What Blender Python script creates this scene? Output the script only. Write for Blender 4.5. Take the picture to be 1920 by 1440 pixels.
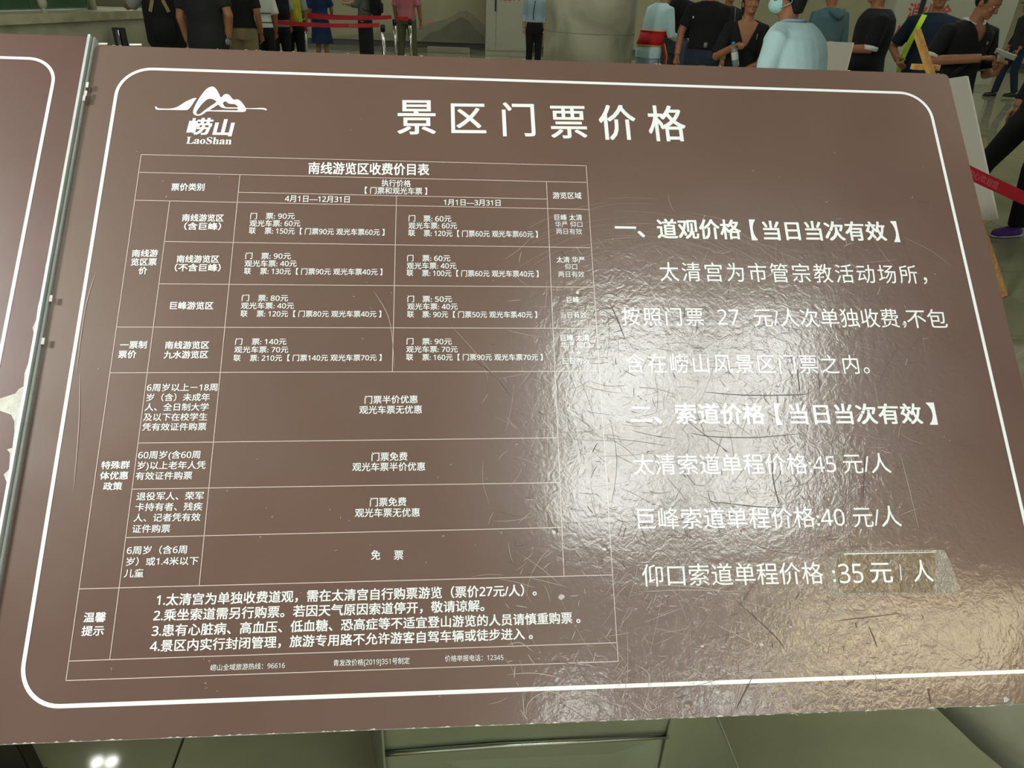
import bpy, bmesh, math, random
from mathutils import Vector, Matrix
from mathutils.noise import noise as pnoise
random.seed(7)
PI = math.pi
SC = bpy.context.scene
COL = SC.collection
for o in list(bpy.data.objects):
    bpy.data.objects.remove(o)

# ------------------------------------------------------------------ camera
F = 1313.0                                   # focal length in pixels of the 1920 wide frame
CAM = Vector((0, 0, 1.52))
_h = Vector((16851, 34, -F)).normalized()
_up = _h.cross(Vector((0, 740.0, -F)).normalized()).normalized()
_fw = _up.cross(_h)
RWC = Matrix((_h, _fw, _up))                 # camera axes -> world axes
cam_data = bpy.data.cameras.new('camera')
cam_data.sensor_width = 36.0
cam_data.lens = 36.0 * F / 1920.0
cam_data.clip_start = 0.02
cam_data.clip_end = 200
cam = bpy.data.objects.new('camera', cam_data)
COL.objects.link(cam)
cam.matrix_world = Matrix.Translation(CAM) @ RWC.to_4x4()
SC.camera = cam

# ------------------------------------------------------------------ world, lights, exposure
SC.view_settings.view_transform = 'Standard'
SC.view_settings.look = 'None'
SC.view_settings.exposure = 0.0
SC.view_settings.gamma = 1.0
SC.view_settings.use_curve_mapping = False
SC.cycles.adaptive_min_samples = 40
SC.cycles.max_bounces = 7
SC.cycles.diffuse_bounces = 3
SC.cycles.glossy_bounces = 3
SC.world = bpy.data.worlds.new('daylight')
SC.world.use_nodes = True
_bg = SC.world.node_tree.nodes['Background']
_bg.inputs['Color'].default_value = (0.85, 0.93, 0.89, 1)
_bg.inputs['Strength'].default_value = 0.95
GLARE = 8.3        # the ceiling light panels behind the viewer's shoulder
HALL = 13.5          # the other ceiling panels of the hall
WARM = 6.5          # the warm panels further back
def area_lamp(name, loc, size, power, color, rot=(0, 0, 0), spread=PI):
    d = bpy.data.lights.new(name, 'AREA')
    d.energy = power; d.shape = 'RECTANGLE'; d.size = size[0]; d.size_y = size[1]; d.color = color; d.spread = spread
    o = bpy.data.objects.new(name, d); o.location = loc; o.rotation_euler = rot
    COL.objects.link(o)
    return o
# added fill without a fixture, brightens the boards from the left
area_lamp('left_fill', (-3.7, 0.1, 3.3), (0.6, 0.6), 240, (0.98, 1.0, 0.95), (math.radians(14), math.radians(-52), 0))

# ------------------------------------------------------------------ materials
def srgb(c):
    if isinstance(c, str):
        c = [int(c[i:i + 2], 16) / 255 for i in (0, 2, 4)]
    return tuple(((v / 12.92) if v <= 0.04045 else ((v + 0.055) / 1.055) ** 2.4) for v in c[:3]) + (1,)
MATS = {}
def mat(name, color='808080', rough=0.6, metal=0.0, spec=0.5, noise=0.0, nscale=8.0, bump=0.0, bscale=60.0, emit=None, alpha=1.0, trans=0.0, dark=None, ior=1.45):
    if name in MATS: return MATS[name]
    m = bpy.data.materials.new(name); m.use_nodes = True
    nt = m.node_tree; b = nt.nodes['Principled BSDF']
    col = srgb(color)
    b.inputs['Base Color'].default_value = col
    b.inputs['Roughness'].default_value = rough
    b.inputs['Metallic'].default_value = metal
    b.inputs['Specular IOR Level'].default_value = spec
    b.inputs['IOR'].default_value = ior
    b.inputs['Alpha'].default_value = alpha
    b.inputs['Transmission Weight'].default_value = trans
    tc = nt.nodes.new('ShaderNodeTexCoord')
    if noise > 0:
        n = nt.nodes.new('ShaderNodeTexNoise'); n.inputs['Scale'].default_value = nscale; n.inputs['Detail'].default_value = 5
        nt.links.new(tc.outputs['Object'], n.inputs['Vector'])
        mx = nt.nodes.new('ShaderNodeMix'); mx.data_type = 'RGBA'
        mx.inputs[6].default_value = col
        mx.inputs[7].default_value = srgb(dark) if dark else tuple(v * (1 - noise) for v in col[:3]) + (1,)
        r = nt.nodes.new('ShaderNodeMapRange'); r.inputs[1].default_value = 0.35; r.inputs[2].default_value = 0.65
        nt.links.new(n.outputs['Fac'], r.inputs[0]); nt.links.new(r.outputs[0], mx.inputs[0])
        nt.links.new(mx.outputs[2], b.inputs['Base Color'])
    if bump > 0:
        n2 = nt.nodes.new('ShaderNodeTexNoise'); n2.inputs['Scale'].default_value = bscale; n2.inputs['Detail'].default_value = 4
        nt.links.new(tc.outputs['Object'], n2.inputs['Vector'])
        bp = nt.nodes.new('ShaderNodeBump'); bp.inputs['Strength'].default_value = bump; bp.inputs['Distance'].default_value = 0.01
        nt.links.new(n2.outputs['Fac'], bp.inputs['Height']); nt.links.new(bp.outputs[0], b.inputs['Normal'])
    if emit:
        b.inputs['Emission Color'].default_value = srgb(emit[0]); b.inputs['Emission Strength'].default_value = emit[1]
    MATS[name] = m
    return m

def marble(name, c1, c2, scale=1.2, rough=0.25):
    m = bpy.data.materials.new(name); m.use_nodes = True
    nt = m.node_tree; b = nt.nodes['Principled BSDF']; L = nt.links
    tc = nt.nodes.new('ShaderNodeTexCoord')
    n = nt.nodes.new('ShaderNodeTexNoise'); n.inputs['Scale'].default_value = scale; n.inputs['Detail'].default_value = 9; n.inputs['Distortion'].default_value = 1.2
    L.new(tc.outputs['Object'], n.inputs['Vector'])
    r = nt.nodes.new('ShaderNodeValToRGB')
    r.color_ramp.elements[0].position = 0.36; r.color_ramp.elements[0].color = srgb(c2)
    r.color_ramp.elements[1].position = 0.58; r.color_ramp.elements[1].color = srgb(c1)
    L.new(n.outputs['Fac'], r.inputs[0]); L.new(r.outputs[0], b.inputs['Base Color'])
    b.inputs['Roughness'].default_value = rough
    MATS[name] = m
    return m

def board_material(name, color, seed=0.0):
    """printed laminate under scuffed gloss film: colour plain, relief and gloss vary with wear"""
    m = bpy.data.materials.new(name); m.use_nodes = True
    nt = m.node_tree; b = nt.nodes['Principled BSDF']; L = nt.links; N = nt.nodes.new
    tc = N('ShaderNodeTexCoord')
    mp = N('ShaderNodeMapping'); mp.inputs['Location'].default_value = (seed, seed * .7, 0)
    L.new(tc.outputs['Object'], mp.inputs['Vector'])
    def noise(scale, detail=4, dist=0.0, src=None, stretch=None):
        n = N('ShaderNodeTexNoise'); n.inputs['Scale'].default_value = scale; n.inputs['Detail'].default_value = detail; n.inputs['Distortion'].default_value = dist
        if stretch:
            q = N('ShaderNodeMapping'); q.inputs['Scale'].default_value = stretch
            L.new(mp.outputs[0], q.inputs['Vector']); L.new(q.outputs[0], n.inputs['Vector'])
        else:
            L.new(mp.outputs[0], n.inputs['Vector'])
        return n.outputs['Fac']
    def rng(x, a, c, d=0.0, e=1.0):
        r = N('ShaderNodeMapRange'); r.inputs[1].default_value = a; r.inputs[2].default_value = c; r.inputs[3].default_value = d; r.inputs[4].default_value = e
        L.new(x, r.inputs[0]); return r.outputs[0]
    def op(o, x, y):
        q = N('ShaderNodeMath'); q.operation = o
        for i, v in enumerate((x, y)):
            if isinstance(v, (int, float)): q.inputs[i].default_value = v
            else: L.new(v, q.inputs[i])
        return q.outputs[0]
    sep = N('ShaderNodeSeparateXYZ'); L.new(tc.outputs['Object'], sep.inputs[0])
    # handled zone: the middle and the right of the board are crinkled, the far left is smooth
    wear = op('MULTIPLY', rng(sep.outputs[0], 0.02, 0.26), rng(sep.outputs[1], 0.66, 0.50))
    wear = op('MULTIPLY', wear, rng(sep.outputs[0], 0.84, 0.55, 0.25, 1))
    wn = N('ShaderNodeMapRange'); wn.interpolation_type = 'SMOOTHSTEP'; wn.inputs[1].default_value = .25; wn.inputs[2].default_value = .75; wn.inputs[3].default_value = .45; wn.inputs[4].default_value = 1.0
    L.new(noise(2.6, 1), wn.inputs[0]); wear = op('MULTIPLY', wear, wn.outputs[0])
    crink = noise(58, 5, 1.2)
    fine = noise(210, 3, 0.6)
    hair = noise(60, 3, 0.4, stretch=(1, .12, 1))
    hair2 = noise(60, 3, 0.4, stretch=(.12, 1, 1))
    hgt = op('ADD', op('MULTIPLY', crink, 1.0), op('MULTIPLY', fine, 0.32))
    hgt = op('ADD', hgt, op('MULTIPLY', op('ADD', hair, hair2), 0.25))
    dents = N('ShaderNodeTexVoronoi'); dents.inputs['Scale'].default_value = 14; L.new(mp.outputs[0], dents.inputs['Vector'])
    hgt = op('ADD', hgt, op('MULTIPLY', rng(dents.outputs['Distance'], 0.0, 0.07, -1.2, 0), 1.0))
    hgt = op('SUBTRACT', hgt, 0.5 + .16 + .25)
    hgt = op('MULTIPLY', hgt, op('ADD', op('MULTIPLY', wear, 1.0), 0.07))
    bp = N('ShaderNodeBump'); bp.inputs['Strength'].default_value = 0.55; bp.inputs['Distance'].default_value = 0.00115
    L.new(hgt, bp.inputs['Height']); L.new(bp.outputs[0], b.inputs['Normal'])
    mx = N('ShaderNodeMix'); mx.data_type = 'RGBA'
    mx.inputs[6].default_value = srgb(color); c = srgb(color); mx.inputs[7].default_value = (c[0] * 1.12, c[1] * 1.16, c[2] * 1.18, 1)
    L.new(rng(noise(2.2, 3), 0.35, 0.65), mx.inputs[0]); L.new(mx.outputs[2], b.inputs['Base Color'])
    L.new(op('ADD', rng(noise(9, 4), 0.3, 0.7, 0.295, 0.34), op('MULTIPLY', wear, 0.05)), b.inputs['Roughness'])
    b.inputs['Specular IOR Level'].default_value = 0.95
    b.inputs['Coat Weight'].default_value = 1.0; b.inputs['Coat IOR'].default_value = 1.75; b.inputs['Coat Roughness'].default_value = 0.11
    L.new(bp.outputs[0], b.inputs['Coat Normal'])
    MATS[name] = m
    return m

def wood(name, c1, c2):
    m = bpy.data.materials.new(name); m.use_nodes = True
    nt = m.node_tree; b = nt.nodes['Principled BSDF']; L = nt.links
    tc = nt.nodes.new('ShaderNodeTexCoord'); mp = nt.nodes.new('ShaderNodeMapping'); mp.inputs['Scale'].default_value = (30, 30, 2)
    n = nt.nodes.new('ShaderNodeTexNoise'); n.inputs['Scale'].default_value = 2; n.inputs['Detail'].default_value = 5
    L.new(tc.outputs['Object'], mp.inputs[0]); L.new(mp.outputs[0], n.inputs['Vector'])
    r = nt.nodes.new('ShaderNodeValToRGB'); r.color_ramp.elements[0].color = srgb(c1); r.color_ramp.elements[1].color = srgb(c2)
    r.color_ramp.elements[0].position = .35; r.color_ramp.elements[1].position = .65
    L.new(n.outputs['Fac'], r.inputs[0]); L.new(r.outputs[0], b.inputs['Base Color']); b.inputs['Roughness'].default_value = .5
    MATS[name] = m
    return m

for _n, _c in (('white_ink', 'EFF1F0'), ('line_ink', 'D3C2B8')):      # printed under the same film
    _m = mat(_n, _c, 0.33, spec=0.8); _b = _m.node_tree.nodes['Principled BSDF']
    _b.inputs['Coat Weight'].default_value = 1.0; _b.inputs['Coat IOR'].default_value = 1.6; _b.inputs['Coat Roughness'].default_value = 0.16
mat('scratch', 'B4A69B', 0.45)
mat('dark_scratch', '57443C', 0.4)
mat('chip', 'C9C6BC', 0.8, noise=.25, nscale=40)
mat('torn_paper', 'D2D0C6', 0.85, noise=.2, nscale=30, bump=.4, bscale=50)
mat('aluminium', 'D4D8D4', 0.4, metal=.35, noise=.12, nscale=20)
mat('dark_gap', '2A2A28', 0.6)
mat('steel', 'A4A892', 0.42, metal=.75, noise=.12, nscale=5, bump=.05, bscale=12)
mat('chrome', 'C8C8C0', 0.2, metal=1.0)
mat('wall_paint', 'A9A588', 0.8, noise=.06, nscale=1.5)
mat('mural_grey', '7E7C6E', 0.85, noise=.15, nscale=3)
mat('mural_pale', '949180', 0.85, noise=.12, nscale=2)
mat('cabinet_white', 'A2A391', 0.5)
mat('ceiling_white', 'A2A398', 0.8)
mat('red_print', 'A8403C', 0.7)
mat('red_tape', 'B00D22', 0.55, noise=.15, nscale=9)
mat('pink_print', 'C9606A', 0.7)
mat('black_plastic', '15161A', 0.4)
mat('white_panel', 'D6CFBE', 0.7, noise=.05, nscale=3)
mat('panel_edge', 'E4E0D2', 0.7)
mat('green_glass', '7FB08F', 0.08, trans=0.85, alpha=1.0)
mat('dark_green', '3C4F40', 0.6)
mat('skin', '9A6748', 0.55, noise=.15, nscale=12)
mat('skin_pale', 'A67C5E', 0.55, noise=.12, nscale=12)
mat('hair', '0D0B0B', 0.5, bump=.3, bscale=90)
mat('eye_white', 'CFC8BE', 0.3)
mat('iris', '140D0A', 0.2)
mat('lips', '8A4A40', 0.5)
mat('black_cloth', '0B0C0E', 0.9, noise=.3, nscale=6, bump=.6, bscale=9)
mat('charcoal_cloth', '1D1E1C', 0.9, noise=.3, nscale=6, bump=.6, bscale=9)
mat('navy_cloth', '10243A', 0.9, noise=.3, nscale=6, bump=.6, bscale=9)
mat('denim', '26323F', 0.9, noise=.3, nscale=8, bump=.6, bscale=9)
mat('pale_denim', '4C5A66', 0.9, noise=.3, nscale=8, bump=.6, bscale=9)
mat('khaki', '85785A', 0.9, noise=.15, nscale=6, bump=.7, bscale=8)
mat('olive', '57583E', 0.9, noise=.15, nscale=6, bump=.7, bscale=8)
mat('grey_cloth', '8C8E88', 0.9, noise=.15, nscale=6, bump=.7, bscale=8)
mat('grey_green_cloth', '5F665C', 0.9, noise=.15, nscale=6, bump=.7, bscale=8)
mat('pink_cloth', 'A9656A', 0.9, noise=.1, nscale=6, bump=.7, bscale=8)
mat('white_cloth', 'C9CCC6', 0.9, noise=.08, nscale=6, bump=.7, bscale=8)
mat('pale_blue_cloth', 'B4D3D6', 0.85, noise=.06, nscale=5, bump=.9, bscale=7)
mat('mid_blue_cloth', '8FA6B2', 0.9, noise=.1, nscale=5, bump=.8, bscale=8)
mat('dark_teal_cloth', '4E6B70', 0.9, noise=.15, nscale=5, bump=.8, bscale=8)
mat('deep_navy_cloth', '0C2333', 0.9, noise=.2, nscale=5, bump=.8, bscale=8)
mat('blue_dress_cloth', '17305A', 0.9, noise=.3, nscale=9, bump=.6, bscale=9)
mat('yellow_bag', 'B4B21C', 0.7, noise=.3, nscale=9, bump=.8, bscale=9)
mat('red_sash', 'B81414', 0.7, noise=.15, nscale=9, bump=.5)
mat('gold_trim', 'D98A1E', 0.6)
mat('lime', 'B7DD18', 0.6)
mat('mask_blue', '9CCBC6', 0.7)
mat('purple_shoe', '54308C', 0.6, noise=.3, nscale=20)
mat('shoe_white', 'C7C8C2', 0.6)
mat('screen', 'A8C4BE', 0.2)
mat('bottle', 'D8E4E4', 0.08, trans=0.8)
mat('bottle_cap', 'E8ECEC', 0.4)
mat('blue_cap', '3C8FC0', 0.4)
mat('strap_grey', '7A7C78', 0.7)
wood('easel_wood', 'C08A45', 'DDAE68')
marble('marble', 'B7B59F', '8C8B76', 1.3, 0.3)
marble('counter_stone', 'A8A690', '8F8D78', 1.5, 0.45)
marble('counter_edge', 'B5AF90', '98947A', 2.5, 0.4)
marble('tile_stone', 'A0A082', '8C8C70', 0.7, 0.05)
mat('dark_bronze', '38352A', 0.4, metal=.3)
mat('joint', '35352A', 0.8)
mat('baseboard_stone', '4A4C46', 0.4)
board_material('board_brown', '62473D')
board_material('board_red_brown', '522A25', 5.3)
mat('panel_white_lamp', 'FFFFFF', 0.5, emit=('F2FBF6', GLARE))
mat('downlight_lens', 'FFFFFF', 0.5, emit=('F8FAEE', 40))
mat('darkener_tone', '34342E', 0.8)
mat('hall_lamp', 'FFFFFF', 0.5, emit=('F4F7E6', HALL))
mat('warm_lamp', 'FFFFFF', 0.5, emit=('F3E4B8', WARM))

# ------------------------------------------------------------------ helpers
def ray(px, py):
    return (RWC @ Vector((px - 960, 720 - py, -F))).normalized()
def at_y(px, py, Y):
    d = ray(px, py); return CAM + d * (Y / d.y)
def at_z(px, py, z):
    d = ray(px, py); return CAM + d * ((z - CAM.z) / d.z)

def obj(name, bm, material=None, parent=None, smooth=False, loc=None):
    if isinstance(bm, bpy.types.Mesh): me = bm
    else:
        me = bpy.data.meshes.new(name); bm.to_mesh(me); bm.free()
    if material and not me.materials: me.materials.append(MATS[material])
    if smooth:
        for p in me.polygons: p.use_smooth = True
    o = bpy.data.objects.new(name, me); COL.objects.link(o)
    if parent: o.parent = parent
    if loc: o.location = loc
    return o
def tag(o, label=None, cat=None, group=None, kind=None):
    if label: o['label'] = label
    if cat: o['category'] = cat
    if group: o['group'] = group
    if kind: o['kind'] = kind
    return o
def empty(name, loc, rz=0.0, label=None, cat=None, group=None):
    o = bpy.data.objects.new(name, None); COL.objects.link(o)
    o.location = loc; o.rotation_euler = (0, 0, rz); o.empty_display_size = .1
    return tag(o, label, cat, group)
def add_box(bm, lo, hi, M=None, bevel=0.0):
    r = bmesh.ops.create_cube(bm, size=1.0)
    vs = r['verts']; lo = Vector(lo); hi = Vector(hi)
    for v in vs:
        v.co = Vector([lo[i] + (v.co[i] + .5) * (hi[i] - lo[i]) for i in range(3)])
    if bevel:
        es = list({e for v in vs for e in v.link_edges})
        rr = bmesh.ops.bevel(bm, geom=es, offset=bevel, segments=2, affect='EDGES')
        vs = rr['verts']
    if M:
        for v in vs: v.co = M @ v.co
    return vs
def box(lo, hi, bevel=0.0):
    bm = bmesh.new(); add_box(bm, lo, hi, None, bevel); return bm
def frame_of(d):
    d = d.normalized(); a = Vector((0, 0, 1)) if abs(d.z) < .9 else Vector((0, 1, 0))
    x = d.cross(a).normalized(); return x, d.cross(x).normalized()
def add_tube(bm, pts, rad, seg=10, cap=True, flat=1.0):
    pts = [Vector(p) for p in pts]; n = len(pts)
    if not hasattr(rad, '__len__'): rad = [rad] * n
    rings = []; x = None
    for i, p in enumerate(pts):
        d = (pts[min(i + 1, n - 1)] - pts[max(i - 1, 0)])
        if x is None: x, y = frame_of(d)
        else:
            d.normalize(); x = (x - d * x.dot(d)).normalized(); y = d.cross(x)
        rings.append([bm.verts.new(p + (x * math.cos(2 * PI * k / seg) + y * flat * math.sin(2 * PI * k / seg)) * rad[i]) for k in range(seg)])
    for a, b in zip(rings, rings[1:]):
        for k in range(seg): bm.faces.new((a[k], a[(k + 1) % seg], b[(k + 1) % seg], b[k]))
    if cap:
        bm.faces.new(rings[0][::-1]); bm.faces.new(rings[-1])
    return rings
def add_loft(bm, rings, seg=20, M=None):
    """rings: (centre, rx, ry) in horizontal planes"""
    out = []
    for c, rx, ry in rings:
        out.append([bm.verts.new((M or Matrix.Identity(4)) @ Vector((c[0] + rx * math.cos(2 * PI * k / seg), c[1] + ry * math.sin(2 * PI * k / seg), c[2]))) for k in range(seg)])
    for a, b in zip(out, out[1:]):
        for k in range(seg): bm.faces.new((a[k], a[(k + 1) % seg], b[(k + 1) % seg], b[k]))
    bm.faces.new(out[0][::-1]); bm.faces.new(out[-1])
def add_ball(bm, c, r, M=None, u=14, v=10):
    rr = bmesh.ops.create_uvsphere(bm, u_segments=u, v_segments=v, radius=1.0)
    if not hasattr(r, '__len__'): r = (r, r, r)
    for w in rr['verts']:
        q = Vector((w.co.x * r[0], w.co.y * r[1], w.co.z * r[2]))
        if M: q = M @ q
        w.co = q + Vector(c)
def add_lathe(bm, prof, seg=24, c=(0, 0, 0)):
    rings = [[bm.verts.new((c[0] + r * math.cos(2 * PI * k / seg), c[1] + r * math.sin(2 * PI * k / seg), c[2] + z)) for k in range(seg)] for r, z in prof]
    for a, b in zip(rings, rings[1:]):
        for k in range(seg): bm.faces.new((a[k], a[(k + 1) % seg], b[(k + 1) % seg], b[k]))
    bm.faces.new(rings[0][::-1]); bm.faces.new(rings[-1])
def remeshed(name, bm, voxel, smooth=4, inflate=0.0):
    me = bpy.data.meshes.new(name + '_src'); bmesh.ops.recalc_face_normals(bm, faces=bm.faces); bm.to_mesh(me); bm.free()
    o = bpy.data.objects.new(name + '_src', me); COL.objects.link(o)
    m = o.modifiers.new('r', 'REMESH'); m.mode = 'VOXEL'; m.voxel_size = voxel
    s = o.modifiers.new('s', 'SMOOTH'); s.iterations = smooth; s.factor = .5
    dg = bpy.context.evaluated_depsgraph_get()
    out = bpy.data.meshes.new_from_object(o.evaluated_get(dg))
    bpy.data.objects.remove(o); bpy.data.meshes.remove(me)
    for p in out.polygons: p.use_smooth = True
    return out
def trim_mesh(me, pred, planes=()):
    """drop the faces whose centre fails the predicate, after cutting along the given planes"""
    bm = bmesh.new(); bm.from_mesh(me)
    for co, no in planes:
        bmesh.ops.bisect_plane(bm, geom=bm.verts[:] + bm.edges[:] + bm.faces[:], plane_co=co, plane_no=no)
    bmesh.ops.delete(bm, geom=[f for f in bm.faces if not pred(f.calc_center_median())], context='FACES')
    bm.to_mesh(me); bm.free(); return me
def poly_prism(pts, z0, z1):
    bm = bmesh.new()
    a = [bm.verts.new((p[0], p[1], z0)) for p in pts]; b = [bm.verts.new((p[0], p[1], z1)) for p in pts]
    n = len(pts)
    for i in range(n): bm.faces.new((a[i], a[(i + 1) % n], b[(i + 1) % n], b[i]))
    bm.faces.new(a[::-1]); bm.faces.new(b)
    bmesh.ops.recalc_face_normals(bm, faces=bm.faces)
    return bm

# ------------------------------------------------------------------ setting
flo = tag(obj('floor', box((-12, -7, -0.06), (24, 24, -0.012)), 'joint'), kind='structure')
T = 1.0
tile_bm = box((0.003, 0.003, -0.012), (T - 0.003, T - 0.003, 0.0)); tile_me = bpy.data.meshes.new('tile'); tile_bm.to_mesh(tile_me); tile_bm.free()
tile_me.materials.append(MATS['tile_stone'])
rest = bmesh.new(); cnt = 0
for i in range(-14, 30):
    for j in range(-9, 30):
        x0 = -0.627 + i * T; y0 = -0.8 + j * T
        cx, cy = x0 + T / 2, y0 + T / 2
        if cx > 23.5 or cy > 23.5 or cx < -11.5 or cy < -6.5: continue
        seen = (abs(cx) < 2.6 and 0.3 < cy < 1.9) or (cy > 1.9 and 0.62 < cx / cy < 1.08)
        if seen and cnt < 290:
            o = bpy.data.objects.new('tile', tile_me); COL.objects.link(o); o.location = (x0, y0, 0); o.parent = flo; cnt += 1
        else:
            add_box(rest, (x0 + .003, y0 + .003, -0.012), (x0 + T - .003, y0 + T - .003, 0))
tag(obj('tiles', rest, 'tile_stone', flo), kind='stuff')
tag(obj('wall_back', box((-12, 22.0, 0), (24, 22.3, 4.2)), 'wall_paint'), kind='structure')
tag(obj('wall_left', box((-12.3, -7, 0), (-12.0, 22, 4.2)), 'wall_paint'), kind='structure')
tag(obj('wall_right', box((24.0, -7, 0), (24.3, 22.3, 4.2)), 'wall_paint'), kind='structure')
tag(obj('baseboard_back', box((-12, 21.96, 0), (24, 22.0, .14)), 'baseboard_stone'), kind='structure')
ceil_o = tag(obj('ceiling', box((-12, -7, 4.0), (24, 22, 4.2)), 'ceiling_white'), kind='structure')

for a, b in (((2.15, .15, 3.65), (6, 3.5, 4.0)), ((2.62, -2.2, 3.65), (6, .15, 4.0))):  # added unseen dark boxes, mirrored to darken the upper right of the board
    tag(obj('reflection_darkener', box(a, b), 'darkener_tone'), kind='structure')
def downlight(px, py, label):
    p = at_z(px, py, 0); d = ray(px, py); d.z = -d.z; q = p + d * (4.0 / d.z)
    t = empty('downlight', (q.x, q.y, 3.985), 0, label, 'downlight', 'downlights mirrored in the floor')
    bm = bmesh.new(); add_lathe(bm, [(.048, 0), (.056, 0), (.056, .014), (.048, .014)], 24); obj('ring', bm, 'ceiling_white', t)
    bm = bmesh.new(); add_lathe(bm, [(.046, -.004), (.046, .01)], 24); obj('lens', bm, 'downlight_lens', t)
downlight(183, 1432, 'left one of the two round ceiling downlights mirrored in the floor')
downlight(210, 1431, 'right one of the two round ceiling downlights mirrored in the floor')
def ceiling_light(x, y, w, d, lamp, label, group, z=4.0):
    t = empty('ceiling_light', (x, y, z - .03), 0, label, 'ceiling light', group)
    fr = bmesh.new()
    for a, b in (((-w/2-.02, -d/2-.02), (w/2+.02, -d/2)), ((-w/2-.02, d/2), (w/2+.02, d/2+.02)), ((-w/2-.02, -d/2), (-w/2, d/2)), ((w/2, -d/2), (w/2+.02, d/2))):
        add_box(fr, (a[0], a[1], -.01), (b[0], b[1], .03))
    obj('frame', fr, 'ceiling_white', t)
    obj('diffuser', box((-w/2, -d/2, 0), (w/2, d/2, .025)), lamp, t)
    return t
# panels mirrored in the board (behind and to the right of the viewer)
for (x, y, w, d, lab) in ((1.02, -.52, .72, .80, 'near left'), (1.86, -.54, .62, .78, 'near right'), (1.04, -1.40, .72, .70, 'middle left'), (2.02, -1.40, .78, .70, 'middle right'), (1.0, -3.9, .35, 1.0, 'far left'), (2.35, -3.9, .45, 1.0, 'far right')):
    ceiling_light(x, y, w, d, 'panel_white_lamp', 'bright white ceiling panel over the price board, %s of the six' % lab, 'ceiling lights over the board', 3.92)
for (x, y, w, d, lab) in ((3.2, -2.9, 1.1, 1.1, 'wider'), (4.25, -2.9, .6, 1.1, 'narrower')):
    ceiling_light(x, y, w, d, 'warm_lamp', '%s of the two warm white ceiling panels behind the viewer' % lab, 'warm ceiling lights behind the viewer', 3.92)
for ix in range(-2, 6):
    for iy in range(0, 4):
        x, y = ix * 3.6 + 1.2, 6.5 + iy * 4.2
        if (ix, iy) == (4, 3): continue
        ceiling_light(x, y, 1.2, .5, 'hall_lamp', 'long ceiling light panel, %s from the left in the %s row of the hall' % (('first', 'second', 'third', 'fourth', 'fifth', 'sixth', 'seventh', 'eighth')[ix + 2], ('nearest', 'second', 'third', 'farthest')[iy]), 'ceiling lights of the hall')

# ------------------------------------------------------------------ the board's own frame of reference
TILT = math.atan2(0.69423, 0.71975)
DIST = 1.0
Nb = Vector((0, -0.69423483, 0.71974857)); Ub = Vector((0, 0.71974857, 0.69423483))
ORG = CAM - Nb * DIST
def B(px, py):
    """a point of the photographed board face -> metres on that face"""
    d = ray(px, py); t = -DIST / d.dot(Nb); P = d * t
    return Vector((P.x, P.dot(Ub)))
board = empty('price_board', ORG, 0, 'large brown tilted ticket price board with white lettering and a price table', 'sign board')
board.rotation_euler = (TILT, 0, 0)

# panel: laminated sheet with its pale core showing along the edge
X0, X1, V0, V1 = -0.597, 0.8925, -0.1670, 0.8855
def rounded_rect(x0, x1, y0, y1, r, n=7):
    P = []
    for cx, cy, a0 in ((x1 - r, y1 - r, 0), (x0 + r, y1 - r, 90), (x0 + r, y0 + r, 180), (x1 - r, y0 + r, 270)):
        for k in range(n + 1):
            a = math.radians(a0 + 90 * k / n); P.append((cx + r * math.cos(a), cy + r * math.sin(a)))
    return P
obj('panel_core', poly_prism(rounded_rect(X0, X1, V0, V1, .008), -.016, -.0022), 'chip', board)
obj('panel', poly_prism(rounded_rect(X0 + .0006, X1 - .0006, V0 + .0012, V1 - .0008, .008), -.0024, 0), 'board_brown', board)

def ring_strip(outer, inner, z=.0004):
    bm = bmesh.new()
    a = [bm.verts.new((p[0], p[1], z)) for p in outer]; b = [bm.verts.new((p[0], p[1], z)) for p in inner]; n = len(a)
    for i in range(n): bm.faces.new((a[i], a[(i + 1) % n], b[(i + 1) % n], b[i]))
    return bm
bl = B(133, 700).x; br = B(1839, 620).x; bt = B(960, 151).y; bb = B(960, 1293.5).y
W = .0052
obj('border_line', ring_strip(rounded_rect(bl - W/2, br + W/2, bb - W/2, bt + W/2, .052 + W/2, 12), rounded_rect(bl + W/2, br - W/2, bb + W/2, bt - W/2, .052 - W/2, 12)), 'white_ink', board)

# ---- lettering: glyph outlines of Blender's built-in font, laid out by hand
_tmp = bpy.data.curves.new('type', 'FONT'); _tmp.resolution_u = 3; _tmp.size = 1.0
_tmpo = bpy.data.objects.new('type', _tmp); COL.objects.link(_tmpo)
GL = {}
def glyph(ch, weight=0):
    k = ch
    if k in GL: return GL[k]
    def ev(s):
        _tmp.body = s; _tmp.offset = 0
        dg = bpy.context.evaluated_depsgraph_get(); dg.update()
        m = _tmpo.evaluated_get(dg).to_mesh()
        r = ([tuple(v.co) for v in m.vertices], [tuple(p.vertices) for p in m.polygons])
        _tmpo.evaluated_get(dg).to_mesh_clear()
        return r
    if ch == ' ':
        GL[k] = ([], [], .28); return GL[k]
    src = chr(0x1D7E2 + ord(ch) - 48) if ch.isdigit() and ch.isascii() else ch
    v, f = ev(src); v2, _ = ev(src + '口'); v3, _ = ev('口')
    adv = max(p[0] for p in v2) - max(p[0] for p in v3)
    GL[k] = (v, f, adv); return GL[k]
_v, _f, _a = glyph('国', 0.0)
EM_LO = min(p[1] for p in _v); EM_HI = max(p[1] for p in _v)
EM_C = (EM_LO + EM_HI) / 2; EM_H = EM_HI - EM_LO
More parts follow.
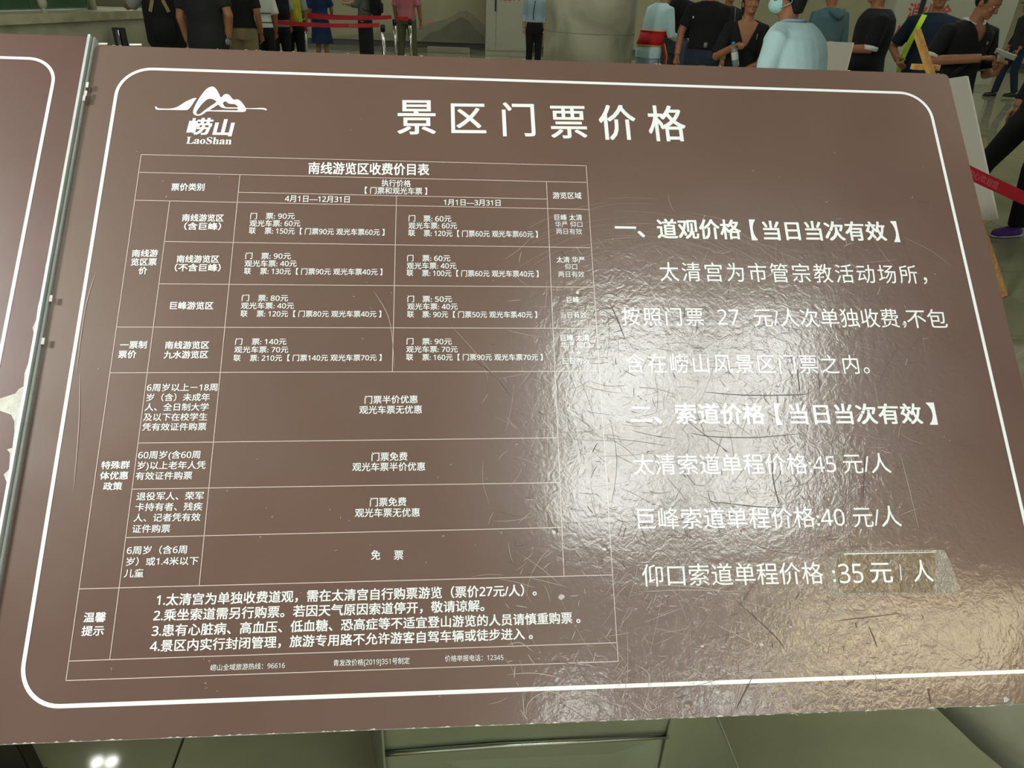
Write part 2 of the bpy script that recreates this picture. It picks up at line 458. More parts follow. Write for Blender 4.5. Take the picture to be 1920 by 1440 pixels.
class Lettering:
    def __init__(s): s.v = []; s.f = []
    def line(s, txt, p0, p1, h, weight=0.0, gw=None, shear=0.0, ratio=None):
        """txt between two points (metres on the board), through the glyph centres; h = glyph height in metres"""
        d = p1 - p0; W_ = d.length; d = d / W_; u = Vector((-d.y, d.x))
        x = 0; lay = []
        for ch in txt:
            g = glyph(ch, weight); lay.append((g, x)); x += g[2]
        ink0 = min(p[0] for p in lay[0][0][0]); ink1 = lay[-1][1] + max(p[0] for p in lay[-1][0][0])
        sy = h / EM_H; n = len(txt)
        if gw: 
            sx = gw / EM_H / 1.03; tr = ((W_ / sx) - (ink1 - ink0)) / max(n - 1, 1)
        else: sx = W_ / (ink1 - ink0); tr = 0
        for i, ((gv, gf, ga), gx) in enumerate(lay):
            # heavier type: the same outline stamped again a hair apart
            for ci, (ox, oy) in enumerate(((0, 0),) if weight < .001 else ((0, 0), (-1, -.7), (1, -.7), (1, .7), (-1, .7)) if weight > .008 else ((-1, -.7), (1, .7))):
                b0 = len(s.v)
                for p in gv:
                    yy = (p[1] + oy * weight - EM_C) * sy; xx = (p[0] + ox * weight + gx + tr * i - ink0) * sx + shear * yy
                    q = p0 + d * xx + u * yy
                    s.v.append((q.x, q.y, ci * .00001))
                s.f += [tuple(b0 + j for j in f) for f in gf]
    def build(s, name, material, parent, z=.0005, label=None):
        me = bpy.data.meshes.new(name); me.from_pydata(s.v, [], s.f); me.update()
        o = obj(name, me, material, parent); o.location.z = z
        if label: o['label'] = label
        return o
REG = {'a': (180, 280, 3.2724), 'b': (700, 280, 3.2724), 'c': (120, 680, 3.2724), 'd': (100, 1080, 3.2), 'e': (600, 1080, 3.2),
       'f': (1120, 380, 2.7429), 'g': (1120, 820, 2.7429), 'h': (1480, 1000, 5.3333), 'n': (0, 0, 1), 't': (720, 160, 3.2), 'l': (220, 140, 5.647)}
def rp(r, x, y):
    ox, oy, s = REG[r]; return (ox + x / s, oy + y / s)
def put(L, txt, r, x0, y0, x1, y1, h, weight=0.0, gw=None, r2=None, shear=0.0):
    a = rp(r, x0, y0); b = rp(r2 or r, x1, y1); s = REG[r][2]
    P0 = B(*a); P1 = B(*b)
    mx, my = (a[0] + b[0]) / 2, (a[1] + b[1]) / 2
    hh = (B(mx, my - h / s / 2) - B(mx, my + h / s / 2)).y
    g = None
    if gw: g = (B(mx + gw / s / 2, my) - B(mx - gw / s / 2, my)).length
    L.line(txt, P0, P1, hh, weight, g, shear)
BOLD = .022; SEMI = .012
def text_obj(name, rows, parent, material='white_ink'):
    L = Lettering()
    for q in rows: put(L, *q[0], **q[1]) if isinstance(q[0], tuple) else put(L, *q)
    return L.build(name, material, parent)

# title, six separate characters
text_obj('title_lettering', [('景', 't', 82, 193, 307, 194, 200, .012), ('区', 't', 405, 200, 608, 202, 182, .012), ('门', 't', 712, 209, 902, 211, 190, .012),
                   ('票', 't', 1000, 221, 1212, 223, 190, .012), ('价', 't', 1292, 227, 1508, 229, 195, .012), ('格', 't', 1586, 233, 1805, 235, 200, .012)], board)

# price table: rules and text blocks
table = empty('price_table', (0, 0, 0)); table.parent = board
P_ = lambda r, x, y: B(*rp(r, x, y))
rules = [((265, 290), (1099, 311)), ((261.3, 323.4), (1099.6, 342.3)), ((447.7, 360.7), (1025.8, 373.5)), ((254.3, 375.7), (1102.5, 392.8)),
         ((308.4, 453), (1107, 464.6)), ((298.6, 532.4), (1112.2, 538.6)), ((220, 613.4), (1117, 615.9)), ((207.7, 699), (1121.8, 696.3)),
         ((259.7, 830.7), (1045, 821)), ((247.5, 917.2), (1049, 905)), ((235.5, 1008), (1053, 989)), ((148.4, 1104.2), (1148.5, 1078)),
         ((129.7, 1239.4), (1156.7, 1205)), ((124, 1276), (1159, 1240)),
         ((265, 290), (124, 1276)), ((1099, 311), (1159, 1240)), ((318.5, 377.2), (206, 1237)), ((450.2, 327.4), (373.7, 1097.8)),
         ((743.4, 367.7), (735.8, 696.9)), ((1024.6, 341), (1057.5, 1080))]
for a, b in rules:
    p, q = B(*a), B(*b); d = (q - p).normalized(); n = Vector((-d.y, d.x)) * .00052
    bm = bmesh.new()
    bm.faces.new([bm.verts.new((w.x, w.y, .0004)) for w in (p - n, q - n, q + n, p + n)])
    obj('rule_line', bm, 'line_ink', table)

text_obj('lettering', [('南线游览区收费价目表', 'a', 1305, 117, 342, 127, 68, BOLD, None, 'b')], table)
text_obj('lettering', [('票价类别', 'a', 464, 233, 666, 233, 42, BOLD)], table)
text_obj('lettering', [('执行价格', 'a', 1753, 207, 230, 212, 40, SEMI, None, 'b'), ('【 门票和观光车票 】', 'a', 1650, 253, 330, 259, 40, SEMI, None, 'b')], table)
text_obj('lettering', [('4月1日—12月31日', 'a', 1161, 303, 1556, 309, 40, SEMI)], table)
text_obj('lettering', [('1月1日—3月31日', 'b', 433, 326, 780, 330, 38, SEMI)], table)
text_obj('lettering', [('游览区域', 'b', 1101, 284, 1276, 286, 38, SEMI)], table)
text_obj('lettering', [('南线游', 'a', 223, 640, 380, 639, 42, BOLD), ('览区票', 'a', 217, 693, 372, 692, 42, BOLD), ('价', 'a', 263, 746, 314, 746, 42, BOLD)], table)
text_obj('lettering', [('南线游览区', 'a', 530, 421, 783, 423, 42, BOLD), ('（含巨峰）', 'a', 543, 473, 767, 475, 42, BOLD)], table)
text_obj('lettering', [('南线游览区', 'a', 497, 674, 755, 675, 43, BOLD), ('（不含巨峰）', 'a', 485, 727, 765, 728, 43, BOLD)], table)
text_obj('lettering', [('巨峰游览区', 'a', 457, 960, 720, 961, 44, BOLD)], table)
text_obj('lettering', [('一票制', 'a', 150, 1202, 312, 1200, 44, BOLD), ('票价', 'a', 139, 1260, 248, 1259, 44, BOLD)], table)
text_obj('lettering', [('南线游览区', 'a', 426, 1203, 694, 1202, 44, BOLD), ('九水游览区', 'a', 418, 1262, 688, 1260, 44, BOLD)], table)
cells = [('a', (948, 988, 411), (1043, 1220, 411, '90'), (943, 1254, 456, '60'), (940, 980, 500), (1036, 501, 1770, 511, '150', '90', '60')),
         ('a', (918, 960, 655), (1015, 1196, 656, '90'), (913, 1231, 702, '40'), (910, 951, 748), (1008, 749, 1757, 754, '130', '90', '40')),
         ('a', (896, 940, 913), (995, 1179, 914, '80'), (891, 1215, 961, '40'), (888, 930, 1009), (987, 1010, 1750, 1012, '120', '80', '40')),
         ('a', (856, 898, 1181), (957, 1169, 1181, '140'), (850, 1180, 1230, '70'), (845, 888, 1281), (946, 1282, 1752, 1279, '210', '140', '70')),
         ('b', (217, 257, 425), (308, 478, 427, '60'), (216, 513, 470, '60'), (215, 256, 514), (310, 516, 1008, 523, '120', '60', '60')),
         ('b', (208, 246, 669), (301, 472, 670, '60'), (206, 509, 716, '40'), (205, 245, 759), (300, 761, 1013, 766, '100', '60', '40')),
         ('b', (210, 250, 919), (302, 482, 920, '50'), (209, 517, 966, '40'), (208, 249, 1013), (301, 1014, 1004, 1016, '90', '50', '40')),
         ('b', (205, 246, 1179), (300, 481, 1180, '90'), (203, 517, 1228, '70'), (202, 244, 1276), (301, 1277, 1038, 1277, '160', '90', '70'))]
for r, m1, m2, g, l1, l2 in cells:
    text_obj('lettering', [('门', r, m1[0], m1[2], m1[1], m1[2], 38, SEMI), ('票: %s元' % m2[3], r, m2[0], m2[2], m2[1], m2[2], 38, SEMI),
                           ('观光车票: %s元' % g[3], r, g[0], g[2], g[1], g[2], 38, SEMI), ('联', r, l1[0], l1[2], l1[1], l1[2], 38, SEMI),
                           ('票: %s元【 门票%s元 观光车票%s元 】' % l2[4:], r, l2[0], l2[1], l2[2], l2[3], 38, SEMI)], table)
text_obj('lettering', [('巨峰 太清', 'b', 1112, 419, 1280, 420, 35, SEMI), ('华严 仰口', 'b', 1115, 461, 1282, 462, 35, 0), ('两日有效', 'b', 1122, 504, 1280, 506, 35, 0)], table)
text_obj('lettering', [('太清 华严', 'b', 1124, 678, 1296, 679, 35, SEMI), ('仰口', 'b', 1175, 721, 1250, 722, 35, 0), ('两日有效', 'b', 1135, 767, 1294, 768, 35, 0)], table)
text_obj('lettering', [('巨峰', 'b', 1187, 924, 1262, 924, 36, SEMI), ('当日有效', 'b', 1148, 1018, 1308, 1018, 36, 0)], table)
text_obj('lettering', [('巨峰 太清', 'b', 1149, 1158, 1324, 1158, 37, SEMI), ('华严 仰口', 'b', 1151, 1203, 1326, 1203, 37, 0), ('九水', 'b', 1205, 1253, 1278, 1253, 37, 0), ('三日有效', 'b', 1162, 1300, 1325, 1301, 37, 0)], table)
text_obj('lettering', [('6周岁以上－18周', 'c', 511, 154, 942, 152, 44, SEMI), ('岁（含）未成年', 'c', 508, 215, 896, 213, 44, SEMI), ('人、全日制大学', 'c', 498, 274, 888, 273, 44, SEMI),
                       ('及以下在校学生', 'c', 489, 336, 880, 333, 44, SEMI), ('凭有效证件购票', 'c', 481, 396, 874, 393, 44, SEMI)], table)
text_obj('lettering', [('60周岁(含60周', 'c', 457, 568, 836, 565, 46, SEMI), ('岁)以上老年人凭', 'c', 453, 632, 870, 629, 46, SEMI), ('有效证件购票', 'c', 441, 697, 787, 693, 46, SEMI)], table)
text_obj('lettering', [('退役军人、荣军', 'c', 447, 822, 857, 817, 47, SEMI), ('卡持有者、残疾', 'c', 440, 887, 850, 883, 47, SEMI), ('人、记者凭有效', 'c', 430, 953, 838, 948, 47, SEMI), ('证件购票', 'c', 421, 1021, 652, 1018, 47, SEMI)], table)
text_obj('lettering', [('6周岁（含6周', 'c', 388, 1153, 755, 1147, 48, SEMI), ('岁）或1.4米以下', 'c', 384, 1222, 825, 1216, 48, SEMI), ('儿童', 'c', 371, 1294, 490, 1292, 48, SEMI)], table)
text_obj('lettering', [('特殊群', 'c', 231, 631, 404, 628, 46, BOLD), ('体优惠', 'c', 223, 695, 394, 693, 46, BOLD), ('政策', 'c', 243, 760, 358, 758, 46, BOLD)], table)
text_obj('lettering', [('门票半价优惠', 'n', 684, 750, 783, 749, 14, SEMI), ('观光车票无优惠', 'n', 674, 769, 791, 768, 14.5, SEMI)], table)
text_obj('lettering', [('门票免费', 'n', 697, 857, 764, 856, 15, SEMI), ('观光车票半价优惠', 'n', 661, 876, 797, 875, 15, SEMI)], table)
text_obj('lettering', [('门票免费', 'n', 694, 942, 762, 941, 15.5, SEMI), ('观光车票无优惠', 'n', 666, 962, 787, 961, 15.5, SEMI)], table)
text_obj('lettering', [('免', 'n', 696, 1041, 713, 1041, 17, SEMI), ('票', 'n', 739, 1041, 756, 1041, 17, SEMI)], table)
text_obj('lettering', [('温馨', 'd', 185, 250, 316, 247, 56, BOLD), ('提示', 'd', 172, 331, 304, 328, 56, BOLD)], table)
text_obj('lettering', [('1.太清宫为单独收费道观，需在太清宫自行购票游览（票价27元/人）。', 'd', 622, 145, 1298, 85, 66, BOLD * .8, None, 'e'),
                       ('2.乘坐索道需另行购票。若因天气原因索道停开，敬请谅解。', 'd', 604, 238, 985, 178, 66, BOLD * .8, None, 'e'),
                       ('3.患有心脏病、高血压、低血糖、恐高症等不适宜登山游览的人员请慎重购票 。', 'd', 594, 330, 1560, 250, 66, BOLD * .8, None, 'e'),
                       ('4.景区内实行封闭管理，旅游专用路不允许游客自驾车辆或徒步进入 。', 'd', 583, 422, 1275, 346, 66, BOLD * .8, None, 'e')], table)
text_obj('lettering', [('崂山全域旅游热线：96616', 'd', 944, 551, 1390, 536, 36, 0)], table)
text_obj('lettering', [('青发改价格[2019]351号制定', 'd', 1681, 523, 538, 508, 37, 0, None, 'e')], table)
text_obj('lettering', [('价格举报电话：12345', 'e', 750, 496, 1100, 488, 36, 0)], table)

# right half
text_obj('heading_lettering', [('一、', 'f', 92, 131, 240, 134, 92, BOLD), ('道观价格', 'f', 308, 137, 735, 141, 94, BOLD), ('【', 'f', 788, 143, 816, 143, 98, BOLD),
                   ('当日当次有效', 'f', 853, 146, 1480, 150, 92, BOLD, 96), ('】', 'f', 1518, 152, 1545, 152, 98, BOLD)], board)
text_obj('body_lettering', [('太清宫为市管宗教活动场所，', 'f', 320, 357, 1690, 372, 92, .004, 92)], board)
text_obj('body_lettering', [('按照门票', 'f', 125, 588, 545, 590, 90, .004, 90), ('27', 'f', 617, 589, 727, 590, 96, .004), ('元/人次单独收费', 'f', 803, 593, 1548, 597, 92, .004), ('，', 'f', 1566, 597, 1584, 597, 90, 0), ('不包', 'f', 1590, 598, 1795, 600, 92, .004)], board)
text_obj('body_lettering', [('含在崂山风景区门票之内。', 'f', 145, 828, 1395, 835, 94, .004, 92)], board)
text_obj('heading_lettering', [('二、', 'f', 170, 1088, 328, 1090, 96, BOLD), ('索道价格', 'f', 403, 1088, 858, 1088, 100, BOLD), ('【', 'f', 915, 1090, 944, 1090, 102, BOLD),
                   ('当日当次有效', 'f', 990, 1090, 1665, 1088, 98, BOLD, 102), ('】', 'f', 1702, 1088, 1738, 1088, 104, BOLD)], board)
text_obj('body_lettering', [('太清索道单程价格:45', 'g', 183, 143, 1225, 138, 100, .004), ('元/人', 'g', 1262, 137, 1505, 135, 100, .004)], board)
text_obj('body_lettering', [('巨峰索道单程价格:40', 'g', 207, 421, 1270, 411, 104, .004), ('元/人', 'g', 1313, 412, 1558, 408, 104, .004)], board)
text_obj('body_lettering', [('仰口索道单程价格', 'g', 230, 713, 1160, 700, 108, .004)], board)

# logo: ridge emblem, two brushed characters and the Latin name below
def filled(loops, name, material, parent, z=.0005):
    cu = bpy.data.curves.new(name, 'CURVE'); cu.dimensions = '2D'; cu.fill_mode = 'BOTH'
    for lp in loops:
        sp = cu.splines.new('POLY'); sp.points.add(len(lp) - 1); sp.use_cyclic_u = True
        for i, p in enumerate(lp): sp.points[i].co = (p[0], p[1], 0, 1)
    o = bpy.data.objects.new(name, cu); COL.objects.link(o)
    dg = bpy.context.evaluated_depsgraph_get(); me = bpy.data.meshes.new_from_object(o.evaluated_get(dg))
    bpy.data.objects.remove(o)
    me.materials.clear()
    r = obj(name, me, material, parent); r.location.z = z
    return r
def smooth_loop(pts, n=4):
    out = []; k = len(pts)
    for i in range(k):
        p0, p1, p2, p3 = [Vector(pts[(i + j - 1) % k]) for j in range(4)]
        for t in range(n):
            s = t / n
            out.append(.5 * ((2 * p1) + (p2 - p0) * s + (2 * p0 - 5 * p1 + 4 * p2 - p3) * s * s + (3 * p1 - p0 - 3 * p2 + p3) * s ** 3))
    return out
logo = empty('logo', (0, 0, 0)); logo.parent = board
LL = lambda pts: [B(*rp('l', x, y)) for x, y in smooth_loop(pts)]
filled([LL([(400, 345), (410, 338), (425, 352), (445, 359), (540, 362), (600, 355), (650, 335), (720, 290), (780, 262), (815, 250), (840, 252), (820, 280), (785, 335), (755, 368), (720, 378), (560, 375), (430, 374), (408, 364)])], 'emblem', 'white_ink', logo)
filled([LL([(803, 400), (815, 350), (850, 280), (900, 205), (950, 150), (1005, 128), (1045, 150), (1075, 200), (1098, 243), (1128, 215), (1160, 206), (1190, 220), (1228, 264), (1275, 264), (1310, 285), (1350, 335), (1366, 355), (1450, 356), (1555, 355), (1583, 373), (1577, 381), (1545, 371), (1450, 367), (1366, 366), (1364, 383), (1340, 396), (1280, 397), (1100, 393), (960, 391), (925, 410), (890, 430), (850, 437), (815, 424)]),
        LL([(1048, 290), (1020, 267), (985, 257), (945, 270), (900, 312), (855, 370), (838, 403), (850, 423), (880, 415), (930, 375), (990, 333)]),
        LL([(1070, 322), (1100, 348), (1150, 360), (1255, 362), (1275, 366), (1277, 374), (1262, 380), (1120, 378), (985, 377), (1020, 352)]),
        LL([(1120, 300), (1148, 285), (1175, 305), (1205, 312), (1245, 315), (1268, 332), (1275, 348), (1200, 348), (1150, 346), (1130, 328)])], 'emblem', 'white_ink', logo)
text_obj('lettering', [('崂', 'l', 755, 554, 995, 554, 165, .030, None, None, .14), ('山', 'l', 1035, 566, 1222, 568, 165, .045, None, None, .14)], logo)
L = Lettering(); put(L, ''.join(chr(0x1D400 + ord(c) - 65) if c.isupper() else chr(0x1D41A + ord(c) - 97) for c in 'LaoShan'), 'l', 735, 694, 1212, 702, 92, .008, shear=.04)
lat = L.build('lettering', 'white_ink', logo)

# taped-over price patch
patch = empty('price_patch', (0, 0, 0)); patch.parent = board
hp = lambda x, y: B(*rp('h', x, y))
def tape_material(name, col, dist, scale, rough):
    m = bpy.data.materials.new(name); m.use_nodes = True; nt = m.node_tree; b = nt.nodes['Principled BSDF']; L_ = nt.links
    tc = nt.nodes.new('ShaderNodeTexCoord'); n = nt.nodes.new('ShaderNodeTexNoise'); n.inputs['Scale'].default_value = scale; n.inputs['Detail'].default_value = 4; n.inputs['Distortion'].default_value = 1.5
    L_.new(tc.outputs['Object'], n.inputs['Vector'])
    bp = nt.nodes.new('ShaderNodeBump'); bp.inputs['Strength'].default_value = .9; bp.inputs['Distance'].default_value = dist
    L_.new(n.outputs['Fac'], bp.inputs['Height']); L_.new(bp.outputs[0], b.inputs['Normal'])
    mx = nt.nodes.new('ShaderNodeMix'); mx.data_type = 'RGBA'; mx.inputs[6].default_value = srgb(col); c = srgb(col); mx.inputs[7].default_value = tuple(v * 1.7 for v in c[:3]) + (1,)
    r = nt.nodes.new('ShaderNodeMapRange'); r.inputs[1].default_value = .5; r.inputs[2].default_value = .7
    L_.new(n.outputs['Fac'], r.inputs[0]); L_.new(r.outputs[0], mx.inputs[0]); L_.new(mx.outputs[2], b.inputs['Base Color'])
    b.inputs['Roughness'].default_value = rough; b.inputs['Specular IOR Level'].default_value = .8
    MATS[name] = m
tape_material('crinkled_tape', '94897A', .004, 120, .2)
tape_material('patch_film', '75634E', .0022, 70, .2)
def flat(name, pts, material, parent, z0, z1):
    return obj(name, poly_prism([(p.x, p.y) for p in pts], z0, z1), material, parent)
flat('tape', [hp(*q) for q in ((335, 285), (420, 225), (505, 183), (900, 172), (1300, 165), (1545, 165), (1590, 250), (1655, 400), (1680, 500), (1725, 545), (1650, 590), (1560, 598), (1200, 600), (900, 606), (600, 625), (430, 645), (392, 580), (360, 430))], 'crinkled_tape', patch, 0, .0006)
flat('patch_sticker', [hp(*q) for q in ((478, 240), (520, 208), (1440, 192), (1455, 300), (1440, 592), (900, 590), (545, 600), (500, 540), (470, 400))], 'patch_film', patch, .0006, .0010)
Lp = Lettering(); put(Lp, '35', 'h', 490, 402, 728, 398, 232, .004); put(Lp, '元', 'h', 803, 393, 1018, 391, 205, .012); put(Lp, '/', 'h', 1088, 388, 1122, 384, 200, .004); put(Lp, '人', 'h', 1228, 383, 1420, 380, 210, .006)
put(Lp, ':', 'h', 425, 395, 450, 395, 220, .01)
Lp.build('lettering', 'white_ink', patch, .0016)
bmx = bmesh.new(); a, b = hp(540, 207), hp(1445, 191)
bmx.faces.new([bmx.verts.new((q.x, q.y, .0013)) for q in (a - Vector((0, .0006)), b - Vector((0, .0003)), b + Vector((0, .0004)), a + Vector((0, .0008)))])
obj('tape_fold', bmx, 'white_ink', patch)

# scratches and chips: thin raised burrs on the film
def strip(bm, pts, w, z=.0007):
    pts = [Vector(p) for p in pts]; n = len(pts); L_ = []; R_ = []
    for i, p in enumerate(pts):
        d = (pts[min(i + 1, n - 1)] - pts[max(i - 1, 0)])
        if d.length < 1e-9: return
        d.normalize(); t = 1 - abs(2 * i / (n - 1) - 1) ** 3; q = Vector((-d.y, d.x)) * w * max(.12, t)
        L_.append(bm.verts.new((p.x + q.x, p.y + q.y, z))); R_.append(bm.verts.new((p.x - q.x, p.y - q.y, z)))
    for i in range(n - 1): bm.faces.new((R_[i], R_[i + 1], L_[i + 1], L_[i]))
def curve_px(pts, n=8):
    pts = [Vector(p) for p in pts]; out = []
    for i in range(len(pts) - 1):
        p0 = pts[max(i - 1, 0)]; p1 = pts[i]; p2 = pts[i + 1]; p3 = pts[min(i + 2, len(pts) - 1)]
        for t in range(n):
            s = t / n; out.append(.5 * ((2 * p1) + (p2 - p0) * s + (2 * p0 - 5 * p1 + 4 * p2 - p3) * s * s + (3 * p1 - p0 - 3 * p2 + p3) * s ** 3))
    out.append(pts[-1]); return [B(p.x, p.y) for p in out]
sc = bmesh.new(); dk = bmesh.new(); swirl = bmesh.new()
big = [[(180, 510), (160, 580), (143, 700)], [(150, 700), (148, 800), (138, 920)], [(1018, 1300), (1035, 1297), (1060, 1310), (1082, 1345)], [(985, 1352), (990, 1320), (1010, 1302), (1035, 1294)],
       [(1284, 1249), (1310, 1260), (1340, 1290), (1358, 1333)], [(1388, 1285), (1378, 1335)], [(1480, 1285), (1500, 1310), (1518, 1333)], [(1494, 1322), (1505, 1295), (1540, 1278)],
       [(1455, 1248), (1515, 1239)], [(1610, 1237), (1640, 1265), (1645, 1300)], [(1612, 1236), (1660, 1245), (1690, 1261)], [(1725, 1183), (1800, 1230), (1850, 1262)],
       [(1202, 1096), (1300, 1100), (1365, 1110)], [(1196, 1110), (1290, 1106), (1400, 1110)], [(1240, 1000), (1290, 1063)], [(1687, 850), (1705, 920), (1722, 990)],
       [(1262, 510), (1220, 545), (1200, 555)], [(1300, 1020), (1400, 1030), (1520, 1030)], [(950, 1210), (975, 1205), (1000, 1222)], [(1190, 1245), (1215, 1262), (1215, 1290)],
       [(1340, 1170), (1400, 1200), (1425, 1212)], [(700, 545), (730, 600), (740, 690)], [(1218, 1290), (1210, 1320), (1200, 1345)], [(1180, 1315), (1225, 1345)], [(1198, 1300), (1230, 1325), (1213, 1330), (1200, 1300)],
       [(1460, 1150), (1450, 1165), (1437, 1190)], [(950, 1265), (1000, 1262), (1050, 1270)], [(1400, 1262), (1450, 1260)], [(980, 1300), (983, 1345)], [(975, 1330), (990, 1350)]]
for c in big: strip(sc, curve_px(c), .00045)
dkl = [[(1295, 812), (1340, 819), (1420, 820), (1510, 812)], [(1447, 850), (1450, 900), (1462, 950)], [(1142, 565), (1158, 600), (1172, 636)], [(1320, 735), (1400, 741), (1500, 740), (1520, 735)],
       [(1495, 692), (1500, 738)], [(1535, 700), (1537, 735)], [(1560, 1165), (1690, 1150)], [(1628, 1172), (1640, 1200), (1645, 1215)], [(1622, 850), (1618, 940)], [(1490, 1125), (1500, 1110)],
       [(1410, 1270), (1380, 1330)], [(1330, 940), (1420, 950), (1470, 952)], [(1120, 830), (1110, 850)], [(1740, 1290), (1745, 1320)], [(1380, 1125), (1450, 1190), (1470, 1215)]]
for c in dkl: strip(dk, curve_px(c), .0006)
# short random burrs, denser in the handled area
for i in range(900):
    cx = random.gauss(1280, 190); cy = random.gauss(950, 240)
    if i > 620: cx = random.uniform(950, 1750); cy = random.uniform(450, 1330)
    if not (880 < cx < 1840 and 380 < cy < 1335): continue
    a = random.choice((random.gauss(-.9, .5), random.gauss(1.2, .4), random.gauss(0.1, .3))); l = random.expovariate(1 / 16) + 3
    l = min(l, 110); k = random.uniform(-.15, .15) * l
    p = [(cx - l * math.cos(a), cy - l * math.sin(a)), (cx + k * math.sin(a), cy - k * math.cos(a)), (cx + l * math.cos(a), cy + l * math.sin(a))]
    strip(sc if random.random() < .72 else dk, curve_px(p, 4), random.uniform(.00012, .00030) if l > 14 else random.uniform(.0002, .0005))
for i in range(120):
    cx = random.uniform(150, 1850); cy = random.uniform(200, 1330)
    c = B(cx, cy); 
    if not (X0 < c.x < X1 and V0 < c.y < V1): continue
    l = random.uniform(.0008, .0025); a = random.uniform(0, PI)
    strip(sc, [c, c + Vector((math.cos(a), math.sin(a))) * l, c + Vector((math.cos(a + .5), math.sin(a + .5))) * l * 2], random.uniform(.0003, .0007))
# wiping swirls: wide soft arcs round the handled area
C0 = B(1210, 590)
for i in range(80):
    r = random.uniform(.13, .235); a0 = random.uniform(.12, .68) * PI; w = random.uniform(.15, .55)
    ox, oy = random.gauss(0, .02), random.gauss(-.01, .012)
    strip(swirl, [C0 + Vector((ox + 1.25 * r * math.cos(a0 + w * t / 14), oy + .85 * r * math.sin(a0 + w * t / 14))) for t in range(15)], random.uniform(.0001, .00028), .0003)
tag(obj('scratches', sc, 'scratch', board), kind='stuff')
tag(obj('dark_scratches', dk, 'dark_scratch', board), kind='stuff')
mat('swirl', '98877B', 0.4, spec=.9)
tag(obj('wiping_marks', swirl, 'swirl', board), kind='stuff')
# chipped edges
ch = bmesh.new()
def chipline(x0, y0, x1, y1, n, s, out):
    for i in range(n):
        t = random.random(); c = B(x0 + (x1 - x0) * t, y0 + (y1 - y0) * t); l = random.uniform(.3, 1) * s
        ch.faces.new([ch.verts.new((c.x + dx * l, c.y + dy * l * .35 * out, .0008)) for dx, dy in ((-1, 0), (1, 0), (random.uniform(-.5, .9), random.uniform(.5, 1.3)))])
chipline(180, 84, 1780, 139, 26, .004, -1)
chipline(0, 1396, 1915, 1322, 110, .006, 1)
for x0, x1, y in ((185, 202, 82.5), (243, 266, 84)):
    a, b = B(x0, y), B(x1, y); ch.faces.new([ch.verts.new(q) for q in ((a.x, a.y - .002, .0009), (b.x, b.y - .002, .0009), (b.x, b.y + .0015, .0009), (a.x, a.y + .0015, .0009))])
tag(obj('chipped_edge', ch, 'torn_paper', board), kind='stuff')
for cx, cy, s in ((1695, 608, .004), (1345, 1298, .004), (1316, 1212, .003), (1428, 1209, .0035), (1052, 1119, .006), (1886, 1312, .006)):
    c = B(cx, cy)
    pts = [(c.x + s * random.uniform(.5, 1.1) * math.cos(k * PI / 4), c.y + s * .7 * random.uniform(.5, 1.1) * math.sin(k * PI / 4)) for k in range(8)]
    obj('dent', poly_prism(pts, 0, .0009), 'chip', board)
# aluminium trim along the left edge of the board
tr = bmesh.new(); add_box(tr, (X0 - .0035, V0, -.018), (X0 - .0005, V1 + .012, .0035)); obj('edge_trim', tr, 'aluminium', board)

# pedestal under the board
def under(y): return ORG.z + (y - ORG.y) / .71975 * .69423 - .045
ped = empty('board_pedestal', (.14, .95, 0), 0, 'brushed steel pedestal under the middle of the brown price board', 'pedestal')
def pface(name, pts, thick=.004, material='steel'):
    bm = bmesh.new(); vs = [Vector(p) - Vector((.14, .95, 0)) for p in pts]
    n = (vs[1] - vs[0]).cross(vs[2] - vs[0]).normalized() * thick
    a = [bm.verts.new(v) for v in vs]; b = [bm.verts.new(v - n) for v in vs]; k = len(vs)
    bm.faces.new(a); bm.faces.new(b[::-1])
    for i in range(k): bm.faces.new((a[i], b[i], b[(i + 1) % k], a[(i + 1) % k]))
    bmesh.ops.recalc_face_normals(bm, faces=bm.faces)
    return obj(name, bm, material, ped)
FY = .86
A0 = at_y(719, 1395, FY); A1 = at_y(1259, 1392, FY)
xl, xr, zb = A0.x, A1.x, .215
pface('front_sheet', [(xl, FY, zb), (xr, FY, zb), (xr, FY + .03, under(FY + .03)), (xl, FY + .03, under(FY + .03))])
pface('lower_sheet', [(xl - .01, FY - .03, 0), (xr - .035, FY - .05, 0), (xr, FY, zb), (xl, FY, zb)])
pface('left_flank', [(xl - .07, FY + .22, 0), (xl, FY - .03, 0), (xl, FY + .03, under(FY + .03)), (xl - .07, FY + .26, under(FY + .26))])
Pl = at_z(1398, 1470, 0); Pm = at_y(1350, 1352, Pl.y + .06); Pt = Pl + (Pm - Pl) * 2.4
pface('right_flank', [(xr - .035, FY - .05, 0), Pl, Pt, (xr, FY + .03, Pt.z + .1)])
pface('side_sheet', [Pl, (Pl.x - .1, Pl.y + .3, 0), (Pt.x - .1, Pt.y + .3, Pt.z), Pt])
pface('back_sheet', [(xr + .1, FY + .30, 0), (xl - .07, FY + .30, 0), (xl - .07, FY + .30, .5), (xr + .02, FY + .30, .5)])
bmx = bmesh.new(); add_tube(bmx, [Vector((xl, FY - .006, zb - .012)) - Vector((.14, .95, 0)), Vector((.08, FY - .006, zb + .000)) - Vector((.14, .95, 0)), Vector((xr - .012, FY - .006, zb + .004)) - Vector((.14, .95, 0))], [.006, .0055, .004], 8)
obj('weld_rail', bmx, 'chrome', ped, True)

